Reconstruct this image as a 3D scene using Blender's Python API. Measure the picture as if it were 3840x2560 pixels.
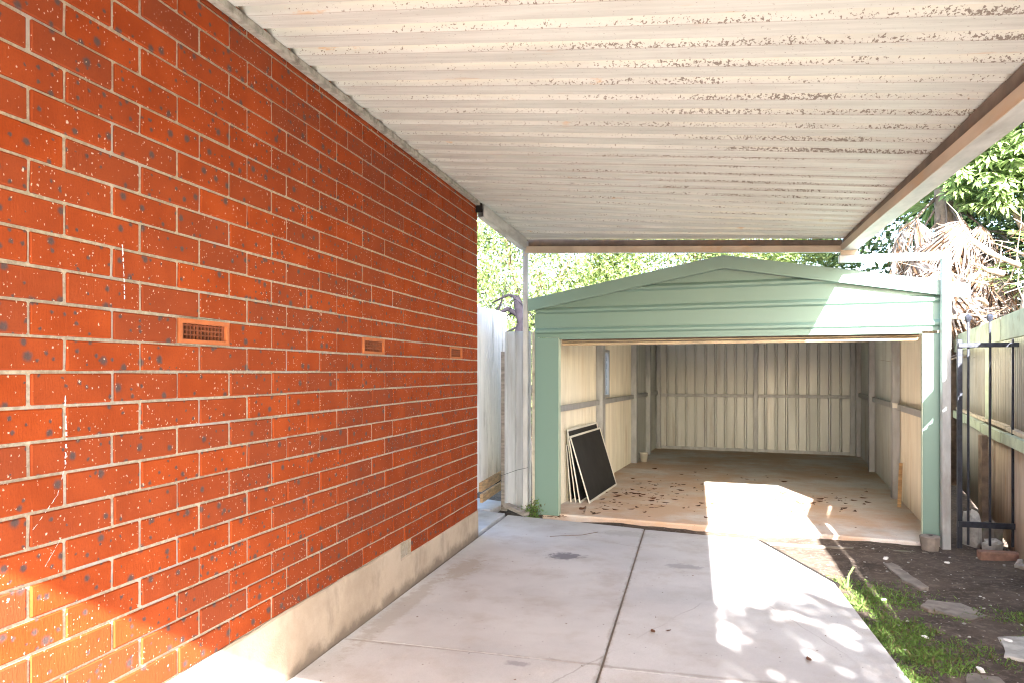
import bpy, math, random
import numpy as np
from mathutils import Vector, Matrix, Euler

S = bpy.context.scene
for o in list(bpy.data.objects):
    bpy.data.objects.remove(o)
COL = S.collection
R = math.radians
random.seed(7)
rng = np.random.default_rng(7)

# ------------------------------------------------------------------ camera
# world: the brick wall is the plane x = 0, +Y runs along it away from the viewer, Z up, metres
YAW = math.atan2(680, 2684)
CAM = (1.812, 0.0, 1.41)
cd = bpy.data.cameras.new('camera')
cam = bpy.data.objects.new('camera', cd)
COL.objects.link(cam)
cam.location = CAM
cam.rotation_euler = (R(90), 0, YAW)
cd.sensor_width = 36
cd.lens = 2684 / 3840 * 36
cd.shift_y = 113 / 3840
cd.clip_start = 0.05
cd.clip_end = 500
S.camera = cam

# ------------------------------------------------------------------ sky, sun, exposure
SUN = Vector((0.485, -1.65, 1.0)).normalized()          # direction towards the sun
w = bpy.data.worlds.new('World')
S.world = w
w.use_nodes = True
nt = w.node_tree
sky = nt.nodes.new('ShaderNodeTexSky')
sky.sky_type = 'NISHITA'
sky.sun_disc = False
sky.sun_elevation = math.asin(SUN.z)
sky.sun_rotation = math.atan2(SUN.x, SUN.y)
sky.air_density = 1.0
sky.dust_density = 2.0
bg = nt.nodes['Background']
bg.inputs['Strength'].default_value = 0.11
nt.links.new(sky.outputs['Color'], bg.inputs['Color'])
ld = bpy.data.lights.new('sun', 'SUN')
ld.energy = 5.0
ld.angle = R(0.53)
ld.color = (1.0, 0.97, 0.92)
sun = bpy.data.objects.new('sun', ld)
COL.objects.link(sun)
sun.rotation_euler = SUN.to_track_quat('Z', 'Y').to_euler()
sun.location = (6, -12, 12)
S.view_settings.view_transform = 'Standard'
S.view_settings.look = 'None'
S.view_settings.gamma = 1
S.view_settings.exposure = 3.56
S.cycles.max_bounces = 7
S.cycles.diffuse_bounces = 5
S.cycles.glossy_bounces = 2
S.cycles.transmission_bounces = 4
S.cycles.pixel_filter_type = 'BLACKMAN_HARRIS'
S.cycles.filter_width = 1.1
S.cycles.use_adaptive_sampling = True
S.cycles.adaptive_threshold = 0.02

# ------------------------------------------------------------------ helpers
def tag(o, label=None, cat=None, group=None, kind=None):
    if label: o['label'] = label
    if cat: o['category'] = cat
    if group: o['group'] = group
    if kind: o['kind'] = kind
    return o

def empty(name, loc=(0, 0, 0), rz=0, label=None, cat=None, group=None, kind=None):
    o = bpy.data.objects.new(name, None)
    COL.objects.link(o)
    o.location = loc
    o.rotation_euler = (0, 0, rz)
    o.empty_display_size = .2
    return tag(o, label, cat, group, kind)

def link(name, me, mat, parent=None, smooth=False):
    o = bpy.data.objects.new(name, me)
    COL.objects.link(o)
    if mat is not None and not me.materials:
        me.materials.append(mat)
    if parent is not None:
        o.parent = parent
    if smooth:
        me.polygons.foreach_set('use_smooth', [True] * len(me.polygons))
    return o

class MB:
    def __init__(s): s.v = []; s.f = []
    def add(s, vs, fs):
        n = len(s.v)
        s.v += [tuple(p) for p in vs]
        s.f += [tuple(i + n for i in f) for f in fs]
        return s
    def box(s, x0, x1, y0, y1, z0, z1):
        return s.hexa([(x0, y0, z0), (x1, y0, z0), (x1, y1, z0), (x0, y1, z0), (x0, y0, z1), (x1, y0, z1), (x1, y1, z1), (x0, y1, z1)])
    def hexa(s, p):
        return s.add(p, [(0, 3, 2, 1), (4, 5, 6, 7), (0, 1, 5, 4), (1, 2, 6, 5), (2, 3, 7, 6), (3, 0, 4, 7)])
    def beam(s, a, b, w, h, upv=(0, 0, 1)):
        a = Vector(a); b = Vector(b)
        d = (b - a).normalized(); u = Vector(upv); sd = d.cross(u)
        if sd.length < 1e-4: sd = Vector((1, 0, 0))
        sd.normalize(); u = sd.cross(d).normalized()
        sd *= w / 2; u *= h / 2
        return s.hexa([a - sd - u, a + sd - u, b + sd - u, b - sd - u, a - sd + u, a + sd + u, b + sd + u, b - sd + u])
    def cbox(s, x0, x1, y0, y1, z0, z1, c):
        # box with chamfered edges
        vs = []; idx = {}
        X = (x0, x1); Y = (y0, y1); Z = (z0, z1)
        for i in (0, 1):
            for j in (0, 1):
                for k in (0, 1):
                    sx = c if i == 0 else -c; sy = c if j == 0 else -c; sz = c if k == 0 else -c
                    idx[i, j, k, 'x'] = len(vs); vs.append((X[i], Y[j] + sy, Z[k] + sz))
                    idx[i, j, k, 'y'] = len(vs); vs.append((X[i] + sx, Y[j], Z[k] + sz))
                    idx[i, j, k, 'z'] = len(vs); vs.append((X[i] + sx, Y[j] + sy, Z[k]))
        g = idx; fs = []
        for i in (0, 1): fs.append((g[i,0,0,'x'], g[i,1,0,'x'], g[i,1,1,'x'], g[i,0,1,'x']))
        for j in (0, 1): fs.append((g[0,j,0,'y'], g[1,j,0,'y'], g[1,j,1,'y'], g[0,j,1,'y']))
        for k in (0, 1): fs.append((g[0,0,k,'z'], g[1,0,k,'z'], g[1,1,k,'z'], g[0,1,k,'z']))
        for i in (0, 1):
            for j in (0, 1):
                fs.append((g[i,j,0,'x'], g[i,j,1,'x'], g[i,j,1,'y'], g[i,j,0,'y']))
            for k in (0, 1):
                fs.append((g[i,0,k,'x'], g[i,1,k,'x'], g[i,1,k,'z'], g[i,0,k,'z']))
        for j in (0, 1):
            for k in (0, 1):
                fs.append((g[0,j,k,'y'], g[1,j,k,'y'], g[1,j,k,'z'], g[0,j,k,'z']))
        for i in (0, 1):
            for j in (0, 1):
                for k in (0, 1):
                    fs.append((g[i,j,k,'x'], g[i,j,k,'y'], g[i,j,k,'z']))
        return s.add(vs, fs)
    def poly(s, pts, z0, z1):
        n = len(pts)
        vs = [(x, y, z0) for x, y in pts] + [(x, y, z1) for x, y in pts]
        fs = [tuple(range(n - 1, -1, -1)), tuple(range(n, 2 * n))] + [(i, (i + 1) % n, n + (i + 1) % n, n + i) for i in range(n)]
        return s.add(vs, fs)
    def slab(s, pts, z0, z1, c=.006):
        # convex polygon slab with a chamfered top edge
        n = len(pts); cx = sum(p[0] for p in pts) / n; cy = sum(p[1] for p in pts) / n
        inn = []
        for i in range(n):
            a = Vector(pts[i - 1]); b = Vector(pts[i]); d = Vector(pts[(i + 1) % n])
            e1 = (a - b).normalized(); e2 = (d - b).normalized(); m = (e1 + e2)
            m = m.normalized() if m.length > 1e-3 else Vector((cx, cy)) - b
            sn = max(.3, abs(e1.cross(m.normalized()))) if False else max(.4, abs(e1.x * m.y - e1.y * m.x))
            inn.append(b + m.normalized() * c / sn)
        vs = [(x, y, z0) for x, y in pts] + [(x, y, z1 - c) for x, y in pts] + [(p.x, p.y, z1) for p in inn]
        fs = [tuple(range(n - 1, -1, -1)), tuple(range(2 * n, 3 * n))]
        for k in (0, n):
            fs += [(k + i, k + (i + 1) % n, k + n + (i + 1) % n, k + n + i) for i in range(n)]
        return s.add(vs, fs)
    def tube(s, pts, rad, n=8, cap=True):
        pts = [Vector(p) for p in pts]
        if not isinstance(rad, (list, tuple)): rad = [rad] * len(pts)
        rings = []; u = None
        for i, p in enumerate(pts):
            d = (pts[min(i + 1, len(pts) - 1)] - pts[max(i - 1, 0)])
            d = d.normalized() if d.length > 1e-6 else Vector((0, 0, 1))
            if u is None:
                u = d.orthogonal().normalized()
            else:
                u = (u - d * u.dot(d))
                u = u.normalized() if u.length > 1e-5 else d.orthogonal().normalized()
            v = d.cross(u)
            rings.append([p + (u * math.cos(2 * math.pi * k / n) + v * math.sin(2 * math.pi * k / n)) * rad[i] for k in range(n)])
        vs = [q for r in rings for q in r]; fs = []
        for i in range(len(rings) - 1):
            for k in range(n):
                a = i * n + k; b = i * n + (k + 1) % n
                fs.append((a, b, b + n, a + n))
        if cap:
            fs.append(tuple(range(n - 1, -1, -1))); fs.append(tuple(range(len(vs) - n, len(vs))))
        return s.add(vs, fs)
    def lathe(s, prof, c=(0, 0, 0), n=20):
        vs = []; fs = []
        for r, z in prof:
            for k in range(n):
                a = 2 * math.pi * k / n
                vs.append((c[0] + r * math.cos(a), c[1] + r * math.sin(a), c[2] + z))
        for i in range(len(prof) - 1):
            for k in range(n):
                a = i * n + k; b = i * n + (k + 1) % n
                fs.append((a, b, b + n, a + n))
        fs.append(tuple(range(n - 1, -1, -1)))
        return s.add(vs, fs)
    def sheet(s, prof, v0, v1, fn, t=.0012, nv=1, vfun=None):
        # a thin profiled sheet: prof [(a, n)], extruded along v, fn(a, v, n) -> xyz
        vs = []; fs = []; m = len(prof)
        for lay in (0, 1):
            for j in range(nv + 1):
                for a, n in prof:
                    lo = v0(a) if callable(v0) else v0
                    hi = v1(a) if callable(v1) else v1
                    vs.append(fn(a, lo + (hi - lo) * j / nv, n + lay * t))
        L = m * (nv + 1)
        for j in range(nv):
            for i in range(m - 1):
                q = (j * m + i, j * m + i + 1, (j + 1) * m + i + 1, (j + 1) * m + i)
                fs.append(q); fs.append(tuple(L + k for k in reversed(q)))
        for i in range(m - 1):
            fs.append((i, L + i, L + i + 1, i + 1))
            e = nv * m
            fs.append((e + i, e + i + 1, L + e + i + 1, L + e + i))
        for j in range(nv):
            fs.append((j * m, (j + 1) * m, L + (j + 1) * m, L + j * m))
            e = m - 1
            fs.append((j * m + e, L + j * m + e, L + (j + 1) * m + e, (j + 1) * m + e))
        return s.add(vs, fs)
    def mesh(s, name):
        me = bpy.data.meshes.new(name)
        me.from_pydata(s.v, [], s.f)
        me.update()
        return me
    def build(s, name, mat, parent=None, smooth=False, label=None, cat=None, group=None, kind=None):
        o = link(name, s.mesh(name), mat, parent, smooth)
        return tag(o, label, cat, group, kind)

def np_mesh(name, verts, faces4):
    me = bpy.data.meshes.new(name)
    nv = len(verts); nf = len(faces4); k = faces4.shape[1]
    me.vertices.add(nv); me.loops.add(nf * k); me.polygons.add(nf)
    me.vertices.foreach_set('co', verts.astype(np.float32).ravel())
    me.loops.foreach_set('vertex_index', faces4.astype(np.int32).ravel())
    me.polygons.foreach_set('loop_start', np.arange(0, nf * k, k, dtype=np.int32))
    me.update(calc_edges=True)
    return me

def sine_prof(a0, a1, pitch, amp, spp=6):
    n = max(2, int((a1 - a0) / pitch * spp))
    return [(a0 + (a1 - a0) * i / n, amp * math.sin(2 * math.pi * (a0 + (a1 - a0) * i / n) / pitch)) for i in range(n + 1)]

def rib_prof(a0, a1, pitch, depth, top=.025, foot=.05, phase=0.0):
    # flat pans with trapezoid ribs standing out along +n
    pts = [(a0, 0.0)]
    k = math.floor((a0 - phase) / pitch) - 1
    while True:
        c = phase + k * pitch
        if c - foot / 2 > a1: break
        for d, n in ((-foot / 2, 0), (-top / 2, depth), (top / 2, depth), (foot / 2, 0)):
            if a0 + 1e-4 < c + d < a1 - 1e-4: pts.append((c + d, n))
        k += 1
    pts.append((a1, 0.0))
    return pts

# ------------------------------------------------------------------ materials
class NT:
    def __init__(s, name):
        s.m = bpy.data.materials.new(name); s.m.use_nodes = True
        s.t = s.m.node_tree; s.n = s.t.nodes
        s.b = s.n['Principled BSDF']; s.out = s.n['Material Output']
        s.geo = s.n.new('ShaderNodeNewGeometry')
    def pos(s, scale=(1, 1, 1), loc=(0, 0, 0), src=None):
        mp = s.n.new('ShaderNodeMapping')
        s.t.links.new(src if src is not None else s.geo.outputs['Position'], mp.inputs['Vector'])
        mp.inputs['Scale'].default_value = scale; mp.inputs['Location'].default_value = loc
        return mp.outputs['Vector']
    def L(s, a, b): s.t.links.new(a, b)
    def noise(s, vec, scale, detail=4, rough=.55, out='Fac', dist=0):
        n = s.n.new('ShaderNodeTexNoise')
        n.inputs['Scale'].default_value = scale; n.inputs['Detail'].default_value = detail
        n.inputs['Roughness'].default_value = rough; n.inputs['Distortion'].default_value = dist
        if vec is not None: s.L(vec, n.inputs['Vector'])
        return n.outputs[out]
    def voro(s, vec, scale, dims='3D', feat='F1', rand=1.0):
        n = s.n.new('ShaderNodeTexVoronoi'); n.voronoi_dimensions = dims; n.feature = feat
        n.inputs['Scale'].default_value = scale; n.inputs['Randomness'].default_value = rand
        if vec is not None: s.L(vec, n.inputs['Vector'])
        return n
    def ramp(s, fac, a, b, lo=0.0, hi=1.0, smooth=True):
        n = s.n.new('ShaderNodeMapRange'); n.clamp = True
        if smooth: n.interpolation_type = 'SMOOTHSTEP'
        n.inputs['From Min'].default_value = a; n.inputs['From Max'].default_value = b
        n.inputs['To Min'].default_value = lo; n.inputs['To Max'].default_value = hi
        s.L(fac, n.inputs['Value']); return n.outputs['Result']
    def math(s, op, a, b=None, c=None):
        n = s.n.new('ShaderNodeMath'); n.operation = op
        for i, x in enumerate((a, b, c)):
            if x is None: continue
            if isinstance(x, (int, float)): n.inputs[i].default_value = x
            else: s.L(x, n.inputs[i])
        return n.outputs[0]
    def mix(s, fac, a, b, mode='MIX'):
        n = s.n.new('ShaderNodeMix'); n.data_type = 'RGBA'; n.blend_type = mode
        for k, x in ((0, fac), (6, a), (7, b)):
            if isinstance(x, (int, float)): n.inputs[k].default_value = x
            elif isinstance(x, tuple): n.inputs[k].default_value = (*x, 1) if len(x) == 3 else x
            else: s.L(x, n.inputs[k])
        return n.outputs[2]
    def sep(s, vec):
        n = s.n.new('ShaderNodeSeparateXYZ'); s.L(vec, n.inputs[0]); return n.outputs
    def comb(s, x, y, z):
        n = s.n.new('ShaderNodeCombineXYZ')
        for i, q in enumerate((x, y, z)):
            if isinstance(q, (int, float)): n.inputs[i].default_value = q
            else: s.L(q, n.inputs[i])
        return n.outputs[0]
    def bump(s, h, strength=.3, dist=.01):
        n = s.n.new('ShaderNodeBump'); n.inputs['Strength'].default_value = strength; n.inputs['Distance'].default_value = dist
        s.L(h, n.inputs['Height']); s.L(n.outputs['Normal'], s.b.inputs['Normal'])
    def base(s, c):
        if isinstance(c, tuple): s.b.inputs['Base Color'].default_value = (*c, 1)
        else: s.L(c, s.b.inputs['Base Color'])
        return s
    def rough(s, r, metal=0.0, spec=.5):
        if isinstance(r, (int, float)): s.b.inputs['Roughness'].default_value = r
        else: s.L(r, s.b.inputs['Roughness'])
        s.b.inputs['Metallic'].default_value = metal
        s.b.inputs['Specular IOR Level'].default_value = spec
        return s

def plain(name, col, rough=.6, var=.25, scale=6, metal=0, bump=0.0, bscale=80, dirt=None, dscale=3, stretch=(1, 1, 1), spec=.4):
    m = NT(name); p = m.pos(stretch)
    f = m.noise(p, scale, 5)
    c = m.mix(m.ramp(f, .3, .7), tuple(x * (1 - var) for x in col), tuple(min(1, x * (1 + var)) for x in col))
    if dirt:
        d = m.ramp(m.noise(m.pos(stretch, (3, 7, 1)), dscale, 6, .65), .52, .72)
        c = m.mix(d, c, dirt)
    m.base(c).rough(m.ramp(f, .2, .8, max(0.05, rough - .12), min(1, rough + .12)), metal, spec)
    if bump: m.bump(m.noise(m.pos(), bscale, 4), bump, .004)
    return m.m

def mat_brick():
    m = NT('iron_spot_brick')
    x, y, z = m.sep(m.geo.outputs['Position'])
    uv = m.comb(m.math('ADD', y, x), z, 0.0)
    oi = m.n.new('ShaderNodeObjectInfo')
    jit = m.noise(m.pos((1, 1, 1)), 120, 3, .6, 'Color')
    sc = m.n.new('ShaderNodeVectorMath'); sc.operation = 'SCALE'; sc.inputs['Scale'].default_value = .012
    sub = m.n.new('ShaderNodeVectorMath'); sub.operation = 'SUBTRACT'; sub.inputs[1].default_value = (.5, .5, .5)
    m.L(jit, sub.inputs[0]); m.L(sub.outputs[0], sc.inputs[0])
    ad = m.n.new('ShaderNodeVectorMath'); m.L(uv, ad.inputs[0]); m.L(sc.outputs[0], ad.inputs[1])
    uvj = ad.outputs[0]
    # fired clay tone, brick to brick and within a brick
    tone = m.noise(m.pos(), 5, 4)
    fine = m.noise(m.pos(), 170, 3, .7)
    c = m.mix(m.ramp(tone, .3, .7), (.25, .040, .0070), (.335, .058, .011))
    c = m.mix(m.ramp(oi.outputs['Random'], 0, 1, 0, .6), c, (.185, .043, .018))
    c = m.mix(m.ramp(fine, .45, .75, 0, .35), c, (.155, .028, .009))
    c = m.mix(m.ramp(m.noise(m.pos((1, 1, 1), (4, 4, 4)), 14, 5, .7), .62, .8, 0, .30), c, (.39, .13, .07))
    # black iron spots
    sm = None
    for sca, keep, r0, r1, off in ((11, .32, .08, .20, (0, 0, 0)), (23, .66, .08, .22, (5.3, 2.1, 0))):
        v = m.voro(m.pos((1, 1, 1), off, uvj), sca, '2D')
        cr = m.n.new('ShaderNodeSeparateColor'); m.L(v.outputs['Color'], cr.inputs[0])
        k = m.math('GREATER_THAN', cr.outputs[0], keep)
        rad = m.math('MULTIPLY_ADD', cr.outputs[1], r1 - r0, r0)
        d = m.math('DIVIDE', v.outputs['Distance'], rad)
        f = m.math('MULTIPLY', m.ramp(d, .35, 1.2, 1, 0), k)
        sm = f if sm is None else m.math('MAXIMUM', sm, f)
    c = m.mix(m.math('MULTIPLY', sm, .93), c, m.mix(fine, (.035, .028, .03), (.10, .075, .07)))
    # pale lime and paint flecks, in loose drifts
    wm = None
    drift = m.ramp(m.noise(m.pos((1, 1, 1), (9, 1, 3)), 7, 3), .38, .68)
    for sca, keep, rr, off in ((34, .74, .10, (1.7, 8.2, 0)), (70, .72, .14, (3.1, .4, 0)), (17, .86, .08, (7.7, 4.2, 0))):
        v = m.voro(m.pos((1.25, .85, 1), off, uvj), sca, '2D')
        cr = m.n.new('ShaderNodeSeparateColor'); m.L(v.outputs['Color'], cr.inputs[0])
        k = m.math('GREATER_THAN', m.math('ADD', cr.outputs[0], m.math('MULTIPLY', drift, .22)), keep + .2)
        d = m.math('DIVIDE', v.outputs['Distance'], m.math('MULTIPLY_ADD', cr.outputs[2], rr * .8, rr * .4))
        f = m.math('MULTIPLY', m.ramp(d, .7, 1.1, 1, 0), k)
        wm = f if wm is None else m.math('MAXIMUM', wm, f)
    c = m.mix(m.math('MULTIPLY', wm, .8), c, (.60, .50, .39))
    m.base(c).rough(m.ramp(sm, 0, 1, .75, .5), 0, .12)
    drag = m.noise(m.pos((1, 1, .22)), 150, 3, .6)
    h = m.math('ADD', m.math('MULTIPLY', drag, .7), m.math('MULTIPLY', wm, .5))
    h = m.math('SUBTRACT', h, m.math('MULTIPLY', sm, .4))
    m.bump(h, .45, .003)
    return m.m

def mat_mortar():
    m = NT('lime_mortar'); p = m.pos()
    a = m.noise(p, 60, 5, .7); b = m.noise(p, 3.5, 4)
    c = m.mix(m.ramp(a, .35, .7), (.33, .27, .19), (.50, .43, .32))
    c = m.mix(m.ramp(b, .5, .7, 0, .8), c, (.40, .37, .34))
    g = m.ramp(m.noise(m.pos((1, 1, 1), (2, 5, 8)), 26, 5, .7), .60, .72, 0, .7)
    c = m.mix(g, c, (.20, .19, .17))
    m.base(c).rough(.92, 0, .2); m.bump(a, .6, .004)
    return m.m

def mat_concrete(name, c0, c1, stain, marks=(), orange=0.0):
    m = NT(name); p = m.pos()
    a = m.noise(p, 1.1, 6, .6); b = m.noise(m.pos((1, 1, 1), (7, 3, 1)), 3.2, 6, .65); f = m.noise(p, 180, 3, .6)
    c = m.mix(m.ramp(a, .32, .68), c0, c1)
    c = m.mix(m.ramp(b, .46, .72, 0, .6), c, stain)
    c = m.mix(m.ramp(m.noise(m.pos((1, 1, 1), (21, 8, 2)), .8, 6, .7), .50, .66, 0, .45), c, (.40, .40, .42))
    c = m.mix(m.ramp(m.noise(m.pos((1, .35, 1), (1, 9, 2)), 5, 6, .7), .58, .74, 0, .35), c, (.62, .58, .54))
    if orange:
        c = m.mix(m.ramp(m.noise(m.pos((1, 1, 1), (11, 2, 5)), 1.3, 6, .65), .36, .62, 0, orange), c, (.60, .35, .185))
    c = m.mix(m.ramp(f, .35, .75, 0, .22), c, (.26, .24, .23))
    for (x, y, rx, ry, col, amt) in marks:
        v = m.pos((1 / rx, 1 / ry, 0), (-x / rx, -y / ry, 0))
        ln = m.n.new('ShaderNodeVectorMath'); ln.operation = 'LENGTH'
        m.L(v, ln.inputs[0])
        d = m.math('ADD', ln.outputs['Value'], m.math('MULTIPLY', m.math('SUBTRACT', m.noise(p, 16, 5, .7), .5), 2.2))
        c = m.mix(m.ramp(d, .5, 1.1, amt, 0), c, col)
    if name.startswith('drive'):
        X, Y, Z = m.sep(m.geo.outputs['Position'])
        jit = m.math('MULTIPLY', m.math('SUBTRACT', m.noise(p, 9, 5, .7), .5), .07)
        for q in (m.math('ABSOLUTE', m.math('SUBTRACT', X, 1.3855)), m.math('ABSOLUTE', m.math('SUBTRACT', Y, 3.445)), m.math('ABSOLUTE', X)):
            c = m.mix(m.ramp(m.math('SUBTRACT', q, jit), 0, .022, .5, 0), c, (.24, .20, .17))
        # hairline cracks
        ck = m.voro(m.pos((.45, .3, 0), (0, 0, 0), m.mix(.06, p, m.noise(p, 6, 3, .6, 'Color'))), 1.0, '2D', 'DISTANCE_TO_EDGE')
        c = m.mix(m.math('MULTIPLY', m.ramp(ck.outputs['Distance'], .0008, .0026, .32, 0), m.ramp(m.noise(m.pos((1, 1, 1), (4, 4, 4)), 1.2, 3), .45, .6)), c, (.14, .115, .10))
    # fine pits and grit
    v = m.voro(p, 40); cr = m.n.new('ShaderNodeSeparateColor'); m.L(v.outputs['Color'], cr.inputs[0])
    pit = m.math('MULTIPLY', m.ramp(v.outputs['Distance'], .10, .16, 1, 0), m.math('GREATER_THAN', cr.outputs[0], .90))
    c = m.mix(m.math('MULTIPLY', pit, .8), c, (.09, .08, .08))
    m.base(c).rough(.88, 0, .25)
    m.bump(m.math('ADD', f, m.math('MULTIPLY', b, .6)), .22, .004)
    return m.m

RIB = .1903; RIB0 = 2.54
def mat_roof():
    m = NT('dirty_roof_sheet')
    x, y, z = m.sep(m.geo.outputs['Position'])
    g = m.ramp(y, 4.35, 6.9, 0, .126, False)
    ty = m.math('ADD', y, m.math('MULTIPLY', g, m.math('SUBTRACT', x, .2)))
    ph = m.math('FRACT', m.math('DIVIDE', m.math('SUBTRACT', ty, RIB0 - RIB / 2), RIB))
    dist = m.math('ABSOLUTE', m.math('SUBTRACT', ph, .5))
    st = m.noise(m.pos((.5, 9, 1)), 3.0, 6, .65)
    a = m.noise(m.pos((.6, 1, 1)), 1.1, 4)
    c = m.mix(m.ramp(st, .3, .7), (.50, .505, .455), (.645, .65, .59))
    c = m.mix(m.ramp(a, .42, .7, 0, .5), c, (.47, .465, .41))
    blot = m.noise(m.pos((1, 1.6, 1), (3, 3, 3)), 9, 6, .72)
    c = m.mix(m.ramp(blot, .56, .75, 0, .35), c, (.46, .43, .39))
    near = m.ramp(dist, .10, .20, 1, 0)
    c = m.mix(m.math('MULTIPLY', near, m.ramp(m.noise(m.pos((.8, 1, 1), (1, 1, 6)), 2.0, 4), .35, .65, .15, .6)), c, (.75, .735, .585))
    # mildew specks gather along the near side of every rib, thickest towards the low side of the roof
    wob = m.math('MULTIPLY', m.math('SUBTRACT', m.noise(m.pos((.9, 1, 1), (2, 7, 1)), 5, 3), .5), .10)
    side = m.ramp(m.math('ABSOLUTE', m.math('ADD', m.math('SUBTRACT', ph, .68), wob)), .015, .085, 1, 0)
    patch = m.ramp(m.noise(m.pos((.55, 1.1, 1), (5, 5, 5)), 2.4, 4, .6), .36, .60, .30, 1)
    low = m.ramp(x, .2, 2.6, .3, .9)
    dens = m.math('ADD', m.math('MULTIPLY', m.math('MULTIPLY', side, patch), m.math('MULTIPLY', low, .8)), m.ramp(blot, .5, .8, .01, .10))
    n1 = m.noise(m.pos((1, 1.3, 1), (1, 4, 2)), 75, 3, .6); n2 = m.noise(m.pos((.8, 1.5, 1), (7, 4, 2)), 160, 2, .5)
    nn = m.math('ADD', m.math('MULTIPLY', n1, .65), m.math('MULTIPLY', n2, .35))
    dot = m.ramp(m.math('SUBTRACT', nn, m.math('MULTIPLY_ADD', dens, -.215, .63)), 0, .035)
    c = m.mix(m.math('MULTIPLY', dot, .85), c, (.15, .115, .085))
    c = m.mix(m.ramp(m.math('ABSOLUTE', m.math('SUBTRACT', ph, .715)), .006, .02, .4, 0), c, (.25, .20, .15))  # thin brown line paints a shadow along the far edge of each rib
    rust = m.math('MULTIPLY', m.ramp(m.noise(m.pos((.8, 3.5, 1), (8, 1, 1)), 3.0, 5, .7), .62, .70, 0, .75), m.ramp(dist, .15, .3, 1, .25))
    c = m.mix(rust, c, (.58, .36, .17))
    m.base(c).rough(.55, 0, .4)
    m.bump(blot, .12, .004)
    return m.m

def mat_leaf(name, ca, cb, trans=.35, rough=.5, third=None):
    m = NT(name)
    rp = m.geo.outputs['Random Per Island']
    c = m.mix(rp, ca, cb)
    if third:
        c = m.mix(m.ramp(m.math('FRACT', m.math('MULTIPLY', rp, 7.31)), .72, .8), c, third)
    m.base(c).rough(rough, 0, .4)
    tr = m.n.new('ShaderNodeBsdfTranslucent'); m.L(c, tr.inputs['Color'])
    mx = m.n.new('ShaderNodeMixShader'); mx.inputs[0].default_value = trans
    m.L(m.b.outputs[0], mx.inputs[1]); m.L(tr.outputs[0], mx.inputs[2]); m.L(mx.outputs[0], m.out.inputs['Surface'])
    return m.m

def mat_soil():
    m = NT('dark_garden_soil'); p = m.pos()
    a = m.noise(p, 1.6, 6, .65); b = m.noise(p, 22, 6, .7); v = m.voro(p, 38)
    c = m.mix(m.ramp(a, .35, .65), (.055, .042, .035), (.13, .098, .078))
    c = m.mix(m.ramp(b, .45, .7, 0, .8), c, (.20, .155, .125))
    cr = m.n.new('ShaderNodeSeparateColor'); m.L(v.outputs['Color'], cr.inputs[0])
    k = m.math('MULTIPLY', m.ramp(v.outputs['Distance'], .18, .3, 1, 0), m.math('GREATER_THAN', cr.outputs[0], .9))
    c = m.mix(m.math('MULTIPLY', k, .8), c, (.36, .32, .27))
    m.base(c).rough(.95, 0, .2)
    m.bump(m.math('ADD', b, m.math('MULTIPLY', a, 2)), .8, .02)
    return m.m

M = {}
M['brick'] = mat_brick()
M['mortar'] = mat_mortar()
M['roof'] = mat_roof()
M['soil'] = mat_soil()
pl_ = NT('cement_render'); _p = pl_.pos()
_n = pl_.noise(_p, 2.4, 6, .65); _z = pl_.sep(pl_.geo.outputs['Position'])[2]
_c = pl_.mix(pl_.ramp(_n, .35, .65), (.42, .325, .24), (.53, .425, .325))
_c = pl_.mix(pl_.ramp(pl_.noise(pl_.pos((1, 1, .35), (3, 1, 2)), 4.5, 6, .7), .52, .70, 0, .6), _c, (.30, .235, .175))
_c = pl_.mix(pl_.ramp(pl_.math('SUBTRACT', _z, pl_.math('MULTIPLY', pl_.math('SUBTRACT', pl_.noise(_p, 5, 5, .7), .38), .22)), -.02, .05, .75, 0), _c, (.20, .155, .12))
pl_.base(_c).rough(.92, 0, .2); pl_.bump(pl_.noise(_p, 60, 5, .65), .4, .004)
M['plinth'] = pl_.m
M['terracotta'] = plain('terracotta_vent', (.42, .12, .037), .75, .12, 20, bump=.2)
M['ventgrille'] = plain('shaded_terracotta', (.20, .055, .02), .85, .15, 20)  # darker copy of the vent terracotta, recess shade put into the colour
M['dark'] = plain('dark_cavity', (.012, .008, .006), .9, .2)
M['drive'] = mat_concrete('driveway_concrete', (.465, .45, .455), (.575, .56, .56), (.40, .355, .325),
    ((0.86, 5.42, .15, .12, (.13, .12, .145), .8), (1.74, 5.36, .15, .08, (.22, .205, .22), .55), (.98, 3.36, .07, .035, (.22, .20, .22), .6), (1.25, 6.3, .3, .12, (.30, .28, .26), .4), (.22, 4.9, .12, .35, (.34, .28, .22), .6), (.12, 4.0, .08, .8, (.33, .27, .22), .5)))
M['shedfloor'] = mat_concrete('garage_floor_concrete', (.64, .59, .55), (.76, .71, .67), (.58, .43, .32), (), .65)
M['path'] = plain('path_concrete', (.46, .46, .48), .9, .15, 4, bump=.3, dirt=(.30, .29, .29))
g_ = NT('green_painted_steel')
g_.base(g_.mix(g_.ramp(g_.noise(g_.pos((1, 1, .4)), 7, 5, .7), .5, .8, 0, .18), (.165, .262, .225), (.155, .22, .18))).rough(.36, 0, .5)
M['green'] = g_.m
M['greenlip'] = plain('pale_green_edge', (.42, .50, .40), .5, .06, 3)
M['galv'] = plain('galvanised_steel', (.40, .41, .42), .45, .14, 14, metal=.25, dirt=(.30, .285, .27), dscale=4, stretch=(1, 1, .3))
M['galvrust'] = plain('rusty_grey_channel', (.36, .29, .23), .7, .2, 7, metal=.1, dirt=(.40, .24, .12), dscale=2.2, stretch=(1, .4, 1))
M['ledger'] = plain('weathered_flashing', (.34, .32, .27), .75, .3, 22, metal=.1, dirt=(.17, .15, .12), dscale=18)
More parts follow.
